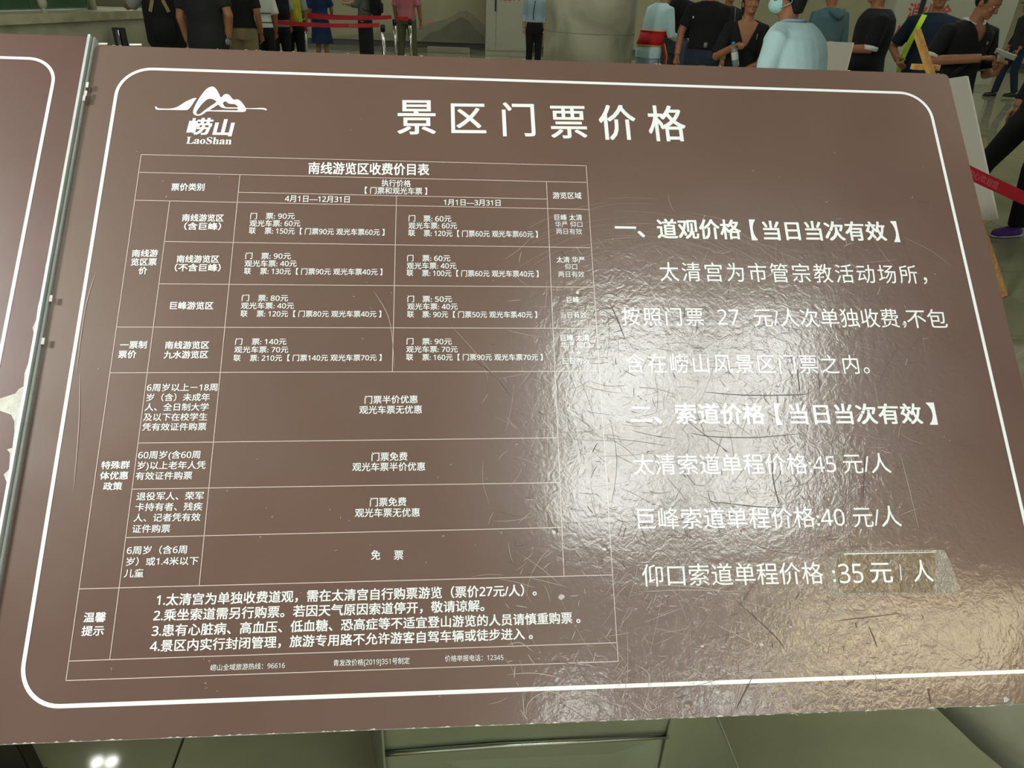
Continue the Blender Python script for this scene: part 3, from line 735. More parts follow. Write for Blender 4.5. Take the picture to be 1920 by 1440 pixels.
# ------------------------------------------------------------------ second board, left
lb = empty('price_board', (0, 0, 0), 0, 'darker red brown board at the left edge with torn white rim', 'sign board')
LP = ORG + Vector((-.607, 0, 0)) + Ub * .897 + Nb * .006
lb.matrix_world = Matrix.Translation(LP) @ Matrix.Rotation(TILT, 4, 'X')
lb_inv = lb.matrix_world.inverted()
def LB(px, py):
    o_ = lb_inv @ CAM; d = lb_inv.to_3x3() @ ray(px, py); t = -o_.z / d.z
    return Vector(((o_ + d * t).x, (o_ + d * t).y))
obj('panel', poly_prism(rounded_rect(-1.45, -.001, -1.075, -.001, .006), -.003, 0), 'board_red_brown', lb)
obj('panel_core', poly_prism(rounded_rect(-1.452, .0, -1.077, 0, .006), -.014, -.003), 'torn_paper', lb)
lx = LB(52, 400).x; ly = LB(30, 109).y
obj('border_line', ring_strip(rounded_rect(-1.45 - lx, lx + W/2, -1.0, ly + W/2, .045 + W/2, 12), rounded_rect(-1.45 - lx + W, lx - W/2, -1.0 + W, ly - W/2, .045 - W/2, 12)), 'white_ink', lb)
bmx = bmesh.new(); add_box(bmx, (.0005, -1.06, -.012), (.0045, .001, .003)); obj('edge_trim', bmx, 'aluminium', lb)
tp = [LB(*q) for q in ((96, 520), (90, 500), (85, 545), (80, 555), (76, 562), (72, 575), (70, 600), (62, 615), (68, 625), (62, 650), (55, 680), (47, 700), (45, 725), (36, 730), (30, 738), (0, 748), (-30, 760), (-30, 772), (0, 770), (22, 778), (28, 790), (28, 810), (24, 840), (14, 843), (20, 850), (18, 880), (8, 890), (14, 905), (5, 960), (0, 985), (10, 985), (40, 800))]
tp = [Vector((min(p.x, -.0005), p.y)) for p in tp]
def ngon(name, pts, material, parent, z0, z1):
    bm = poly_prism([(p[0], p[1]) for p in pts], z0, z1); bmesh.ops.triangulate(bm, faces=[f for f in bm.faces if len(f.verts) > 4]); return obj(name, bm, material, parent)
ngon('torn_edge', tp, 'torn_paper', lb, .0, .0012)
for (x, y) in ((157, 185), (160, 176), (163, 160), (88, 500), (95, 560), (80, 640)):
    p = LB(x, y); obj('torn_flake', box((p.x - .001, p.y - .005, .0), (p.x + .003, p.y + .005, .0016)), 'torn_paper', lb)
# steel stand of the left board
lp = empty('board_pedestal', (-1.25, 1.0, 0), 0, 'steel leg pedestal under the left red brown board', 'pedestal')
obj('post', box((-.35, -.06, 0), (.36, -.025, .62), .004), 'dark_bronze', lp)
obj('base_plate', box((-.42, -.12, 0), (.36, -.02, .012)), 'dark_bronze', lp)

# ------------------------------------------------------------------ marble column in the middle
def column(name, loc, prof, label, cat='column', joints=()):
    t = empty(name, loc, 0, label, cat)
    z0 = 0; pr = prof
    bm = bmesh.new(); add_lathe(bm, pr, 48); obj('shaft', bm, 'marble', t, True)
    for z, r in joints:
        bm = bmesh.new(); add_lathe(bm, [(r + .001, z - .004), (r + .0035, z - .004), (r + .0035, z + .004), (r + .001, z + .004)], 48); obj('joint_line', bm, 'mural_grey', t)
    return t
cc = at_y(1105, 60, 9.5)
column('marble_column', (cc.x, 9.5, 0), [(.55, 0), (.55, 4.0)], 'pale marble column behind the top edge of the price board', joints=((1.1, .55), (.35, .55), (1.95, .55), (2.8, .55)))
# second column standing right of the viewer, its foot flares out
column('marble_column', (2.72, 1.56, 0), [(1.62, 0), (1.5, .012), (1.3, .05), (1.13, .13), (.97, .25), (.88, .42), (.8, .65), (.74, .9), (.70, 1.2), (.70, 4.0)], 'marble column with flared foot at the right edge')

# ------------------------------------------------------------------ back wall: mural, hydrant cabinets
mur = empty('mountain_mural', (0, 21.95, 0), 0, 'grey mountain mural on the cream back wall', 'mural')
def ridge(pts, material, y):
    P = [(p[0], p[1]) for p in pts]
    bm = bmesh.new(); P = P + [(P[-1][0], .15), (P[0][0], .15)]
    a = [bm.verts.new((x, y - .02, z)) for x, z in P]; b = [bm.verts.new((x, y, z)) for x, z in P]; n = len(P)
    bm.faces.new(a[::-1]); bm.faces.new(b)
    for i in range(n): bm.faces.new((a[i], a[(i + 1) % n], b[(i + 1) % n], b[i]))
    bmesh.ops.recalc_face_normals(bm, faces=bm.faces)
    obj('ridge', bm, material, mur)
def wp(px, py): 
    q = at_y(px, py, 21.9); return (q.x, max(q.z, .17))
ridge([wp(x, y) for x, y in ((610, 70), (660, 66), (710, 62), (760, 60), (790, 52), (805, 45), (830, 38), (850, 30), (862, 22), (875, 20), (890, 30), (905, 44), (920, 52), (960, 50), (1000, 60), (1050, 40))], 'mural_pale', 0)
ridge([wp(x, y) for x, y in ((770, 95), (790, 80), (805, 62), (825, 55), (845, 42), (865, 32), (880, 40), (895, 58), (910, 70), (930, 90))], 'mural_grey', -.02)
q0, q1 = at_y(801, 88, 20.5), at_y(881, 92, 20.5)
tag(obj('low_bench', box((q0.x, 20.4, 0), (q1.x, 20.8, q0.z), .01), 'mural_pale'), 'low pale stone bench below the mountain mural', 'bench')

def hydrant(px0, px1, Y, label, rows, zt=2.2):
    a, b = at_y(px0, 30, Y), at_y(px1, 30, Y)
    w = b.x - a.x
    t = empty('hydrant_cabinet', (a.x + w / 2, Y, 0), 0, label, 'cabinet')
    obj('body', box((-w/2, 0, 0), (w/2, .35, zt)), 'cabinet_white', t)
    dl = obj('door', box((-w/2 + .01, -.02, .08), (-w * .27, 0, zt - .03)), 'cabinet_white', t)
    dr = obj('door', box((-w * .255, -.02, .08), (w/2 - .01, 0, zt - .03)), 'cabinet_white', t)
    obj('handle', box((-w * .30, -.04, 1.0), (-w * .265, -.02, 1.9)), 'black_plastic', dl)
    L = Lettering()
    for txt, xx, z, h in rows:
        L.line(txt, Vector((xx - len(txt) * h * .55, z)), Vector((xx + len(txt) * h * .55, z)), h, .02)
    me = bpy.data.meshes.new('lettering'); me.from_pydata([(v[0], -.022 - v[2] * 20, v[1]) for v in L.v], [], L.f)
    obj('lettering', me, 'red_print', dr)
    return t
hydrant(911, 992, 20.8, 'white fire hydrant cabinet with red lettering left of the middle column', [('火警:119', .12, 1.34, .17), ('消火栓', .12, 1.65, .22)])
hydrant(1672, 1900, 15.8, 'wide white fire hydrant cabinet with red lettering at the right', [('消火栓', -.55, 1.42, .28), ('火警:119', -.55, 1.04, .22)], 2.4)

# ------------------------------------------------------------------ ticket counter, left
cA, cB = at_y(0, 32, 7.6), at_y(285, 16, 9.9)
ctr = empty('ticket_counter', (cB.x, cB.y, 0), 0, 'long stone ticket counter with a pale top at the upper left', 'counter')
dv = (Vector((cA.x, cA.y, 0)) - Vector((cB.x, cB.y, 0))).normalized(); nv = Vector((-dv.y, dv.x, 0))
if nv.y < 0: nv = -nv
H = (cA.z + cB.z) / 2
def cbox(u0, u1, n0, n1, z0, z1):
    bm = bmesh.new(); P = [dv * u0 + nv * n0, dv * u1 + nv * n0, dv * u1 + nv * n1, dv * u0 + nv * n1]
    a = [bm.verts.new((p.x, p.y, z0)) for p in P]; b = [bm.verts.new((p.x, p.y, z1)) for p in P]
    bm.faces.new(a[::-1]); bm.faces.new(b)
    for i in range(4): bm.faces.new((a[i], a[(i + 1) % 4], b[(i + 1) % 4], b[i]))
    bmesh.ops.recalc_face_normals(bm, faces=bm.faces); return bm
obj('counter_body', cbox(.0, 6, .03, .6, 0, H - .08), 'counter_stone', ctr)
obj('counter_top', cbox(-.02, 6, 0, .8, H - .085, H), 'counter_edge', ctr)
scr = empty('glass_screen', Vector((cB.x, cB.y, H)), 0, 'green tinted glass screen standing on the ticket counter', 'glass screen')
for k in range(6):
    obj('pane', cbox(.55 + k * .9, 1.43 + k * .9, .44, .452, .012, 1.5), 'green_glass', scr)
obj('bottom_rail', cbox(.5, 6, .43, .46, 0, .012), 'aluminium', scr)
bk = empty('counter_back_wall', (cB.x, cB.y, 0), 0, 'dark green partition behind the ticket counter glass', 'partition')
obj('panel', cbox(.4, 6, 1.9, 2.0, 0, 3.2), 'dark_green', bk)
pq = at_y(173, 16, 9.4); 
bmx = bmesh.new(); add_lathe(bmx, [(.05, 0), (.05, 1.6)], 20)
tag(obj('steel_post', bmx, 'chrome', None, True, (pq.x, pq.y, H)), 'round steel post standing on the ticket counter', 'post')
iq = at_y(78, 20, 8.3); bmx = bmesh.new(); add_ball(bmx, (0, 0, .09), (.045, .03, .06)); add_lathe(bmx, [(.035, 0), (.02, .02), (.015, .06)], 14)
tag(obj('counter_intercom', bmx, 'cabinet_white', None, True, (iq.x, iq.y + .05, H)), 'small pale intercom on the ticket counter at far left', 'intercom')
kq = at_y(235, 11, 9.9); tag(obj('paper_slip', box((-.45, -.05, 0), (.25, .05, .012)), 'white_cloth', None, False, (kq.x, kq.y + .1, H)), 'white paper strip lying on the ticket counter beside the post', 'paper')
pq = at_y(240, 72, 9.3); t = empty('door_stop', (pq.x, pq.y - .25, 0), 0, 'short steel post in front of the ticket counter', 'post')
bmx = bmesh.new(); add_lathe(bmx, [(.02, 0), (.02, pq.z + .1)], 14); obj('rod', bmx, 'chrome', t, True)
obj('bracket', box((-.065, .03, 0), (.065, .07, pq.z + .12)), 'black_plastic', t)

# ------------------------------------------------------------------ stanchions and belts
def stanchion(x, y, label, h=.95):
    t = empty('belt_post', (x, y, 0), 0, label, 'stanchion', 'belt posts of the queue')
    bm = bmesh.new(); add_lathe(bm, [(.03, 0), (.03, h)], 16); obj('pole', bm, 'chrome', t, True)
    bm = bmesh.new(); add_lathe(bm, [(.17, 0), (.17, .012), (.06, .04), (.035, .05)], 24); obj('base', bm, 'chrome', t, True)
    bm = bmesh.new(); add_lathe(bm, [(.038, h - .09), (.038, h), (.02, h + .01)], 16); obj('belt_head', bm, 'black_plastic', t, True)
    return t
def belt(a, b, label, z0=.84, z1=.89, text=None, dz=0.0):
    a = Vector(a); b = Vector(b); e_ = (b - a).normalized() * .05; a = a + e_; b = b - e_; d = (b - a); n = 8
    t = empty('queue_belt', (a.x, a.y, 0), 0, label, 'belt')
    bm = bmesh.new(); nn = Vector((-d.y, d.x, 0)).normalized() * .002; rows = []
    for i in range(n + 1):
        s = i / n; p = d * s; sag = -.05 * 4 * s * (1 - s) * min(1, d.length / 3) + dz * s
        rows.append([bm.verts.new((p.x + k * nn.x, p.y + k * nn.y, z + sag)) for z, k in ((z0, -1), (z1, -1), (z1, 1), (z0, 1))])
    for r, q in zip(rows, rows[1:]):
        for i in range(4): bm.faces.new((r[i], q[i], q[(i + 1) % 4], r[(i + 1) % 4]))
    bm.faces.new(rows[0]); bm.faces.new(rows[-1][::-1])
    bmesh.ops.recalc_face_normals(bm, faces=bm.faces)
    obj('tape', bm, 'red_tape', t)
    if text:
        L = Lettering(); h = .033; e = d.normalized(); dl = d.length
        for s in text[1]:
            L.line(text[0], Vector((s, (z0 + z1) / 2)), Vector((s + len(text[0]) * h * 1.08, (z0 + z1) / 2)), h, .012)
        vs = []
        for v in L.v:
            s = v[0] / dl; sag = -.05 * 4 * s * (1 - s) * min(1, dl / 3) + dz * s; p = e * v[0]
            k_ = (1.4 + v[2] * 8000) * (1 if nn.y > 0 else -1); vs.append((p.x - nn.x * k_, p.y - nn.y * k_, v[1] + sag))
        me = bpy.data.meshes.new('lettering'); me.from_pydata(vs, [], L.f); obj('lettering', me, 'pink_print', t)
    return t
sp = {}
posts = [('a', 509, 42, 13.6), ('b', 571, 48, 14.6), ('c', 718, 58, 12.6), ('d', 740, 50, 14.8), ('e', 769, 50, 15.2)]
names = {'a': 'leftmost chrome belt post beside the white box', 'b': 'chrome belt post left of the navy dress', 'c': 'chrome belt post right of the dark skirt', 'd': 'chrome belt post left in front of the pink shirt man', 'e': 'chrome belt post right in front of the pink shirt man'}
for k, px, py, Y in posts:
    q = at_y(px, py, Y); sp[k] = Vector((q.x, q.y, 0)); stanchion(q.x, q.y, names[k])
left_end = at_y(500, 55, 12.4)
belt((left_end.x, left_end.y, 0), sp['c'], 'near red queue belt crossing from the left to the dark skirt', .92, .98, ('游客中心', (1.2, 2.4)))
belt(sp['a'], sp['c'] + Vector((.02, 1.4, 0)), 'upper red queue belt behind the near one', .98, 1.04)
belt(sp['b'], sp['d'], 'far red queue belt behind the dark skirt', .96, 1.02)
belt(sp['d'], sp['e'], 'short red queue belt in front of the pink shirt man', .94, 1.0)
q = at_y(516, 66, 13.9); tag(obj('notice_box', box((-.09, -.1, 0), (.09, .1, 1.0), .008), 'white_cloth', None, False, (q.x, q.y + .25, 0)), 'narrow white box standing by the leftmost belt post', 'box')
ra, rb = at_z(1800, 305, .90), at_z(1932, 362, .89)
ra = at_y(1790, 311, 3.3); rb = at_y(1950, 375, 3.3)
sl = (rb.z - ra.z) / (rb.x - ra.x); ax, bx = ra.x - .28, rb.x + .95
belt((ax, 3.3, 0), (bx, 3.3, 0), 'red queue belt with faint lettering at the right edge', ra.z + sl * (ax - ra.x) - .026, ra.z + sl * (ax - ra.x) + .034, ('客服务中心欢迎您', (.20, )), sl * (bx - ax))
stanchion(ax - .05, 3.3, 'chrome belt post hidden behind the right part of the price board')
stanchion(bx + .05, 3.3, 'chrome belt post just outside the right edge')

# ------------------------------------------------------------------ easel and white boards
ez = empty('easel', (2.6, 3.95, 0), 0, 'light wooden easel behind the right part of the price board', 'easel')
top = at_y(1719, 57, 4.5); ft = at_z(1882, 556, 0)
def stick(name, a, b, w, d_, material='easel_wood', par=ez, org=Vector((2.6, 3.95, 0))):
    a = Vector(a) - org; b = Vector(b) - org; d = b - a; x = Vector((1, 0, 0)) if abs(d.normalized().x) < .8 else Vector((0, 0, 1))
    x = (x - d * (x.dot(d) / d.length_squared)).normalized(); y = d.normalized().cross(x)
    bm = bmesh.new(); vs = []
    for p in (a, b):
        vs.append([bm.verts.new(p + x * sx * w / 2 + y * sy * d_ / 2) for sx, sy in ((-1, -1), (1, -1), (1, 1), (-1, 1))])
    bm.faces.new(vs[0][::-1]); bm.faces.new(vs[1])
    for i in range(4): bm.faces.new((vs[0][i], vs[0][(i + 1) % 4], vs[1][(i + 1) % 4], vs[1][i]))
    bmesh.ops.recalc_face_normals(bm, faces=bm.faces); return obj(name, bm, material, par)
cxm = top.x - .03
stick('leg', top, ft, .035, .03)
cb = at_y(1741, 127, 4.4)
stick('leg', (cb.x - .04, 4.44, cb.z - .05), (cxm - .9, ft.y, 0), .035, .03)
stick('leg', (cxm, top.y + .05, cb.z - .08), (cxm, top.y + .9, 0), .035, .03)
stick('crossbar', (cb.x - .075, 4.44, cb.z + .0), (cb.x + .085, 4.44, cb.z + .0), .03, .045)
TR, BR = at_y(1814, 144, 4.42), at_y(1871, 411, 3.95)
e1 = (TR - BR); hgt_ = e1.length; e1.normalize(); e2 = Vector((-1, 0, 0)); e2 = (e2 - e1 * e2.dot(e1)).normalized(); e3 = e1.cross(e2)
pb = empty('display_board', BR, 0, 'large white display board leaning on the wooden easel', 'display board')
pb.matrix_world = Matrix.Translation(BR) @ Matrix((-e2, e1.cross(e2) * 1.0, e1)).transposed().to_4x4()
obj('board_face', box((-.8, -.006, 0), (-.008, .006, hgt_)), 'white_panel', pb)
obj('edge_strip', box((-.008, -.008, 0), (0, .008, hgt_)), 'panel_edge', pb)
obj('edge_strip', box((-.808, -.008, 0), (-.8, .008, hgt_)), 'panel_edge', pb)
obj('edge_strip', box((-.8, -.008, hgt_), (-.008, .008, hgt_ + .004)), 'panel_edge', pb)
stick('ledge', (BR.x - .75, BR.y + .06, BR.z - .03), (BR.x - .08, BR.y + .06, BR.z - .02), .03, .16)
w0 = at_y(1601, 80, 6.2)
wb = empty('display_board', (w0.x - .35, 6.2, 0), 0, 'white display board between the pale blue shirt and the black clothes', 'display board')
obj('board_face', box((-.35, 0, .45), (.34, .015, w0.z)), 'white_panel', wb)
obj('edge_strip', box((.34, -.002, .45), (.352, .017, w0.z)), 'panel_edge', wb)
obj('leg', box((-.3, .015, 0), (-.27, .045, .5)), 'chrome', wb); obj('leg', box((.27, .015, 0), (.3, .045, .5)), 'chrome', wb)

# ------------------------------------------------------------------ people
def hand(bm, wrist, d, up, s=1.0, curl=.5, side=1):
    """palm, four fingers of different lengths and a thumb; d = direction of the hand, up = back of the hand"""
    d = Vector(d).normalized(); up = Vector(up); up = (up - d * up.dot(d)).normalized(); r = d.cross(up) * side
    w = Vector(wrist)
    add_tube(bm, [w - d * .02, w + d * .02 * s, w + d * .05 * s, w + d * .088 * s], [.024 * s, .028 * s, .036 * s, .034 * s], 10, True, .55)
    for k, (off, ln) in enumerate(((-.028, .062), (-.010, .074), (.009, .069), (.026, .054))):
        p = w + d * .08 * s + r * off * s; P = [p]; a = 0
        for j, f in enumerate((.45, .32, .23)):
            a += curl * (.7 + .12 * k) * (1.0, 1.1, .8)[j]
            p = p + (d * math.cos(a) - up * math.sin(a)) * ln * f * s * 1.05; P.append(p)
        add_tube(bm, P, [.0095 * s, .009 * s, .0083 * s, .007 * s], 8)
    p = w + d * .03 * s - r * .026 * s
    t = (d * .62 - r * .62 - up * .35).normalized(); t2 = (d * .85 - r * .1 - up * .5).normalized()
    add_tube(bm, [p, p + t * .035 * s, p + t * .035 * s + t2 * .028 * s, p + t * .035 * s + t2 * .05 * s], [.014 * s, .012 * s, .0105 * s, .008 * s], 8)

def person(x, y, rz, label, group=None, H=1.70, R=None, Lh=None, lean=0.0, twist=0.0, head=(0, 0), legs=None,
           top='black_cloth', sleeve=.5, hem=.86, neck='round', bottom='black_cloth', bottom_kind='trousers', bottom_z=.08,
           hair='short', hair_mat='hair', skin='skin', shoe='black_plastic', girth=1.0, vox=.014, curl=(.45, .45), hdir=(None, None), hup=(None, None),
           extra=None, stripes=False, collar=None, cap=False):
    s = H / 1.70
    t = empty('person', (x, y, 0), rz, label, 'person', group)
    def tor(z): # forward offset of the trunk
        return lean * max(0, z - .95)
    S = {}
    for sd, k in ((1, 'R'), (-1, 'L')):
        S[k] = Vector((sd * .165 * girth, tor(1.4) + twist * sd, 1.372))
    def arm(k, sd, spec):
        sh = S[k]
        if spec is None:
            el = sh + Vector((sd * .05, -.03, -.27)); wr = el + Vector((sd * -.005, .08, -.23))
        else:
            el, wr = Vector(spec[0]), Vector(spec[1])
        return sh, el, wr
    AR, AL = arm('R', 1, R), arm('L', -1, Lh)
    lg = legs or (((.09, .0, .48), (.095, -.02, .08)), ((-.09, .0, .48), (-.095, -.02, .08)))
    LG = [(Vector((sd * .09 * girth, 0, .90)), Vector(a), Vector(b)) for sd, (a, b) in zip((1, -1), lg)]
    yaw, pit = head
    hc = Vector((0, tor(1.52) + .015, 1.480))
    HM = Matrix.Translation(hc) @ Matrix.Rotation(yaw, 4, 'Z') @ Matrix.Rotation(-pit, 4, 'X')
    def trunk(bm, e=0.0, z0=.80, z1=1.46, flare=0.0):
        rg = [(.80, .155, .115), (.90, .165, .122), (.99, .150, .112), (1.07, .140, .103), (1.18, .152, .108), (1.30, .168, .112), (1.37, .170, .103), (1.42, .125, .082), (1.455, .064, .058), (1.50, .056, .056)]
        R_ = []
        for z, a, b in rg:
            if z < z0 - .06 or z > z1: continue
            f = flare * max(0, (1.15 - z))
            R_.append(((0, tor(z) - (.01 if z > 1.1 else 0), z), a * girth + e + f, b * (1 + (girth - 1) * 1.3) + e + f))
        if R_[0][0][2] > z0: 
            f = flare * max(0, 1.15 - z0)
            R_.insert(0, ((0, 0, z0), R_[0][1] + flare * .3 * (R_[0][0][2] - z0), R_[0][2] + flare * .3 * (R_[0][0][2] - z0)))
        add_loft(bm, R_, 24)
    def arms(bm, e=0.0, frac=1.0):
        for sh, el, wr in (AR, AL):
            inner = Vector((sh.x * .45, sh.y, sh.z + .016))
            if frac <= .5:
                p = sh.lerp(el, frac * 2); add_tube(bm, [inner, sh, p], [.05 + e, .054 + e, .047 + e * 1.5], 12)
            else:
                p = el.lerp(wr, (frac - .5) * 2 * .96)
                add_tube(bm, [inner, sh, sh.lerp(el, .5), el, p], [.05 + e, .054 + e, .049 + e, .043 + e, .034 + e * 1.1], 12)
    bm = bmesh.new()
    trunk(bm); arms(bm)
    for hip, kn, an in LG:
        add_tube(bm, [hip + Vector((0, 0, .02)), hip.lerp(kn, .5), kn, kn.lerp(an, .35), an], [.088, .072, .053, .052, .036], 12)
        add_tube(bm, [an, an + Vector((0, .02, -.04)), an + Vector((0, .12, -.055))], [.035, .035, .024], 8)
    add_tube(bm, [(0, tor(1.40), 1.40), hc + Vector((0, 0, -.03)), HM @ Vector((0, .0, .06))], [.062, .054, .054], 14)
    # head
    def hp3(q): return HM @ Vector(q)
    add_ball(bm, HM @ Vector((0, .005, .135)), (.074, .092, .100), HM.to_3x3(), 20, 14)
    add_ball(bm, HM @ Vector((0, .035, .065)), (.056, .058, .062), HM.to_3x3(), 16, 12)
    add_ball(bm, HM @ Vector((0, .075, .038)), (.026, .022, .022), HM.to_3x3(), 10, 8)
    add_tube(bm, [hp3((0, .088, .125)), hp3((0, .104, .100)), hp3((0, .112, .087)), hp3((0, .094, .078))], [.008, .0115, .015, .008], 8)
    for sd in (1, -1):
        add_ball(bm, HM @ Vector((sd * .076, -.005, .108)), (.010, .018, .030), HM.to_3x3(), 8, 8)
        add_ball(bm, HM @ Vector((sd * .034, .078, .092)), (.022, .018, .018), HM.to_3x3(), 8, 8)
    add_tube(bm, [hp3((-.045, .082, .141)), hp3((0, .094, .140)), hp3((.045, .082, .141))], [.008, .010, .008], 8)
    for i, (sd, A) in enumerate(((1, AR), (-1, AL))):
        fa = (A[2] - A[1]).normalized()
        d = Vector(hdir[i]) if hdir[i] else fa
        up = Vector(hup[i]) if hup[i] else Vector((sd, 0, 0))
        hand(bm, A[2], d, up, 1.0, curl[i], sd)
    me = remeshed('body', bm, vox * .72, 2)
    sc_ = Matrix.Scale(s, 4)
    def fin(name, me, m, parent=None, label=None):
        me.transform(sc_); me.materials.clear(); me.materials.append(MATS[m])
        o = obj(name, me, None, parent or t)
        for p in me.polygons: p.use_smooth = True
        if label: o['label'] = label
        return o
    body = fin('body', me, skin)
    # eyes and mouth
    for sd in (1, -1):
        b2 = bmesh.new(); add_ball(b2, hp3((sd * .031, .084, .119)), (.012, .008, .006), HM.to_3x3(), 10, 8)
        m2 = bpy.data.meshes.new('eye'); b2.to_mesh(m2); b2.free(); e_ = fin('eye', m2, 'eye_white')
        b2 = bmesh.new(); add_ball(b2, hp3((sd * .031, .0905, .119)), (.0055, .003, .0052), HM.to_3x3(), 8, 6)
        m2 = bpy.data.meshes.new('iris'); b2.to_mesh(m2); b2.free(); fin('iris', m2, 'iris', e_)
        b2 = bmesh.new(); add_tube(b2, [hp3((sd * .014, .093, .136)), hp3((sd * .032, .091, .141)), hp3((sd * .050, .080, .136))], [.003, .004, .002], 6)
        m2 = bpy.data.meshes.new('eyebrow'); b2.to_mesh(m2); b2.free(); fin('eyebrow', m2, 'hair')
    b2 = bmesh.new(); add_tube(b2, [hp3((-.022, .087, .059)), hp3((0, .097, .060)), hp3((.022, .087, .059))], [.002, .0055, .002], 8)
    m2 = bpy.data.meshes.new('mouth'); b2.to_mesh(m2); b2.free(); fin('mouth', m2, 'lips')
    # hair
    if hair:
        b2 = bmesh.new(); add_ball(b2, HM @ Vector((0, -.006, .147)), (.084, .100, .104), HM.to_3x3(), 20, 14)
        if hair in ('bob', 'long'):
            ln = .10 if hair == 'bob' else .22
            add_loft(b2, [((0, -.035, -.0 + .11 - ln), .058, .035), ((0, -.035, .08), .078, .058), ((0, -.03, .14), .084, .075)], 16, HM)
        mh = remeshed('hair', b2, .010, 2)
        hi = HM.inverted()
        def keep(c):
            q = hi @ c
            if q.y > .030 and q.z < .175 + .25 * (q.y - .06): return False
            if hair == 'short' and q.z < .085 + (.03 if q.y > -.03 else -.02): return False
            return True
        trim_mesh(mh, keep); fin('hair', mh, hair_mat)
    if cap:
        b2 = bmesh.new(); add_ball(b2, HM @ Vector((0, -.002, .165)), (.090, .106, .078), HM.to_3x3(), 18, 12)
        add_tube(b2, [hp3((-.05, .09, .175)), hp3((0, .16, .165)), hp3((.05, .09, .175))], [.02, .03, .02], 8, True, .3)
        fin('cap', remeshed('cap', b2, .010, 2), 'black_cloth')
    # shirt
    ntop = 1.455
    if top:
        b2 = bmesh.new(); trunk(b2, .018, hem, ntop, .02); arms(b2, .014, sleeve)
        ms = remeshed('shirt', b2, vox, 3)
        def keeps(c):
            z = c.z
            if z < hem + .012: return False
            if neck == 'v' and c.y > tor(z) and abs(c.x) < .012 + (z - 1.20) * .42 and z > 1.21: return False
            if neck == 'polo' and c.y > tor(z) and abs(c.x) < .008 + (z - 1.30) * .45 and z > 1.31: return False
            if z > 1.462: return False
            return True
        pl = [((0, 0, hem + .012), (0, 0, 1))]
        if neck == 'v': pl += [((sd * .012, 0, 1.20), (sd, 0, -.42)) for sd in (1, -1)] + [((0, 0, 1.21), (0, 0, 1))]
        if neck == 'polo': pl += [((sd * .008, 0, 1.30), (sd, 0, -.45)) for sd in (1, -1)] + [((0, 0, 1.31), (0, 0, 1))]
        trim_mesh(ms, keeps, pl)
        shirt = fin('shirt', ms, top)
        sol = shirt.modifiers.new('thick', 'SOLIDIFY'); sol.thickness = .006; sol.offset = -1
        if stripes:
            for z in (1.0, 1.12, 1.24):
                b3 = bmesh.new(); k = .0
                pr = [(.150 * girth + .030, .112 + .030)]
                add_loft(b3, [((0, tor(z), z - .006), .150 * girth + .028, .135), ((0, tor(z), z + .006), .150 * girth + .030, .135)], 24)
                m3 = bpy.data.meshes.new('stripe'); b3.to_mesh(m3); b3.free(); fin('stripe', m3, 'charcoal_cloth', shirt)
        if collar:
            b3 = bmesh.new()
            pts = [(.075 * math.cos(a), tor(1.45) + .012 + .072 * math.sin(a), 1.462 - .035 * max(0, math.sin(a))) for a in [math.radians(110 + 320 * i / 20) for i in range(21)]]
            add_tube(b3, pts, [.006] + [.016] * 19 + [.006], 8, True, .55)
            m3 = bpy.data.meshes.new('collar'); b3.to_mesh(m3); b3.free(); fin('collar', m3, collar, shirt)
    # lower clothes
    b2 = bmesh.new()
    if bottom_kind == 'trousers':
        add_loft(b2, [((0, 0, .80), .165 * girth, .125), ((0, 0, .90), .178 * girth, .134 * girth), ((0, 0, .985), .160 * girth, .122 * girth)], 24)
        for (hip, kn, an), sd in zip(LG, (1, -1)):
            e = kn.lerp(an, (.48 - bottom_z) / .40) if bottom_z < .48 else kn
            add_tube(b2, [hip, hip.lerp(kn, .5), kn, e], [.10, .087, .070, .062], 14)
        mb = remeshed('trousers', b2, vox, 3); fin('trousers', mb, bottom)
    else:
        w = 1.0 if bottom_kind == 'skirt' else 1.35
        add_loft(b2, [((0, 0, bottom_z), .175 * w, .135 * w), ((0, 0, .65), .178 * (1 + w) / 2, .14), ((0, 0, .88), .178, .136), ((0, 0, 1.0), .158, .122)], 28)
        mb = remeshed('skirt', b2, vox, 3); fin('skirt', trim_mesh(mb, lambda c: c.z > bottom_z + .01), bottom)
    for hip, kn, an in LG:
        b2 = bmesh.new()
        add_tube(b2, [an + Vector((0, -.045, -.045)), an + Vector((0, .0, -.035)), an + Vector((0, .08, -.045)), an + Vector((0, .17, -.055)), an + Vector((0, .19, -.06))], [.030, .044, .044, .036, .016], 12)
        for v in b2.verts: v.co.z = max(v.co.z, an.z - .078)
        sole = bmesh.new(); add_tube(sole, [an + Vector((0, -.06, -.07)), an + Vector((0, .02, -.07)), an + Vector((0, .13, -.07)), an + Vector((0, .20, -.07))], [.032, .042, .046, .026], 12, True, .25)
        m2 = bpy.data.meshes.new('shoe'); b2.to_mesh(m2); b2.free(); sh_ = fin('shoe', m2, shoe)
        m2 = bpy.data.meshes.new('sole'); sole.to_mesh(m2); sole.free(); fin('sole', m2, 'shoe_white' if shoe != 'black_plastic' else 'black_plastic', sh_)
    info = dict(t=t, s=s, HM=HM, tor=tor, S=S, AR=AR, AL=AL, fin=fin, LG=LG,
                world=lambda p: Matrix.Translation((x, y, 0)) @ Matrix.Rotation(rz, 4, 'Z') @ (Vector(p) * s))
    return info

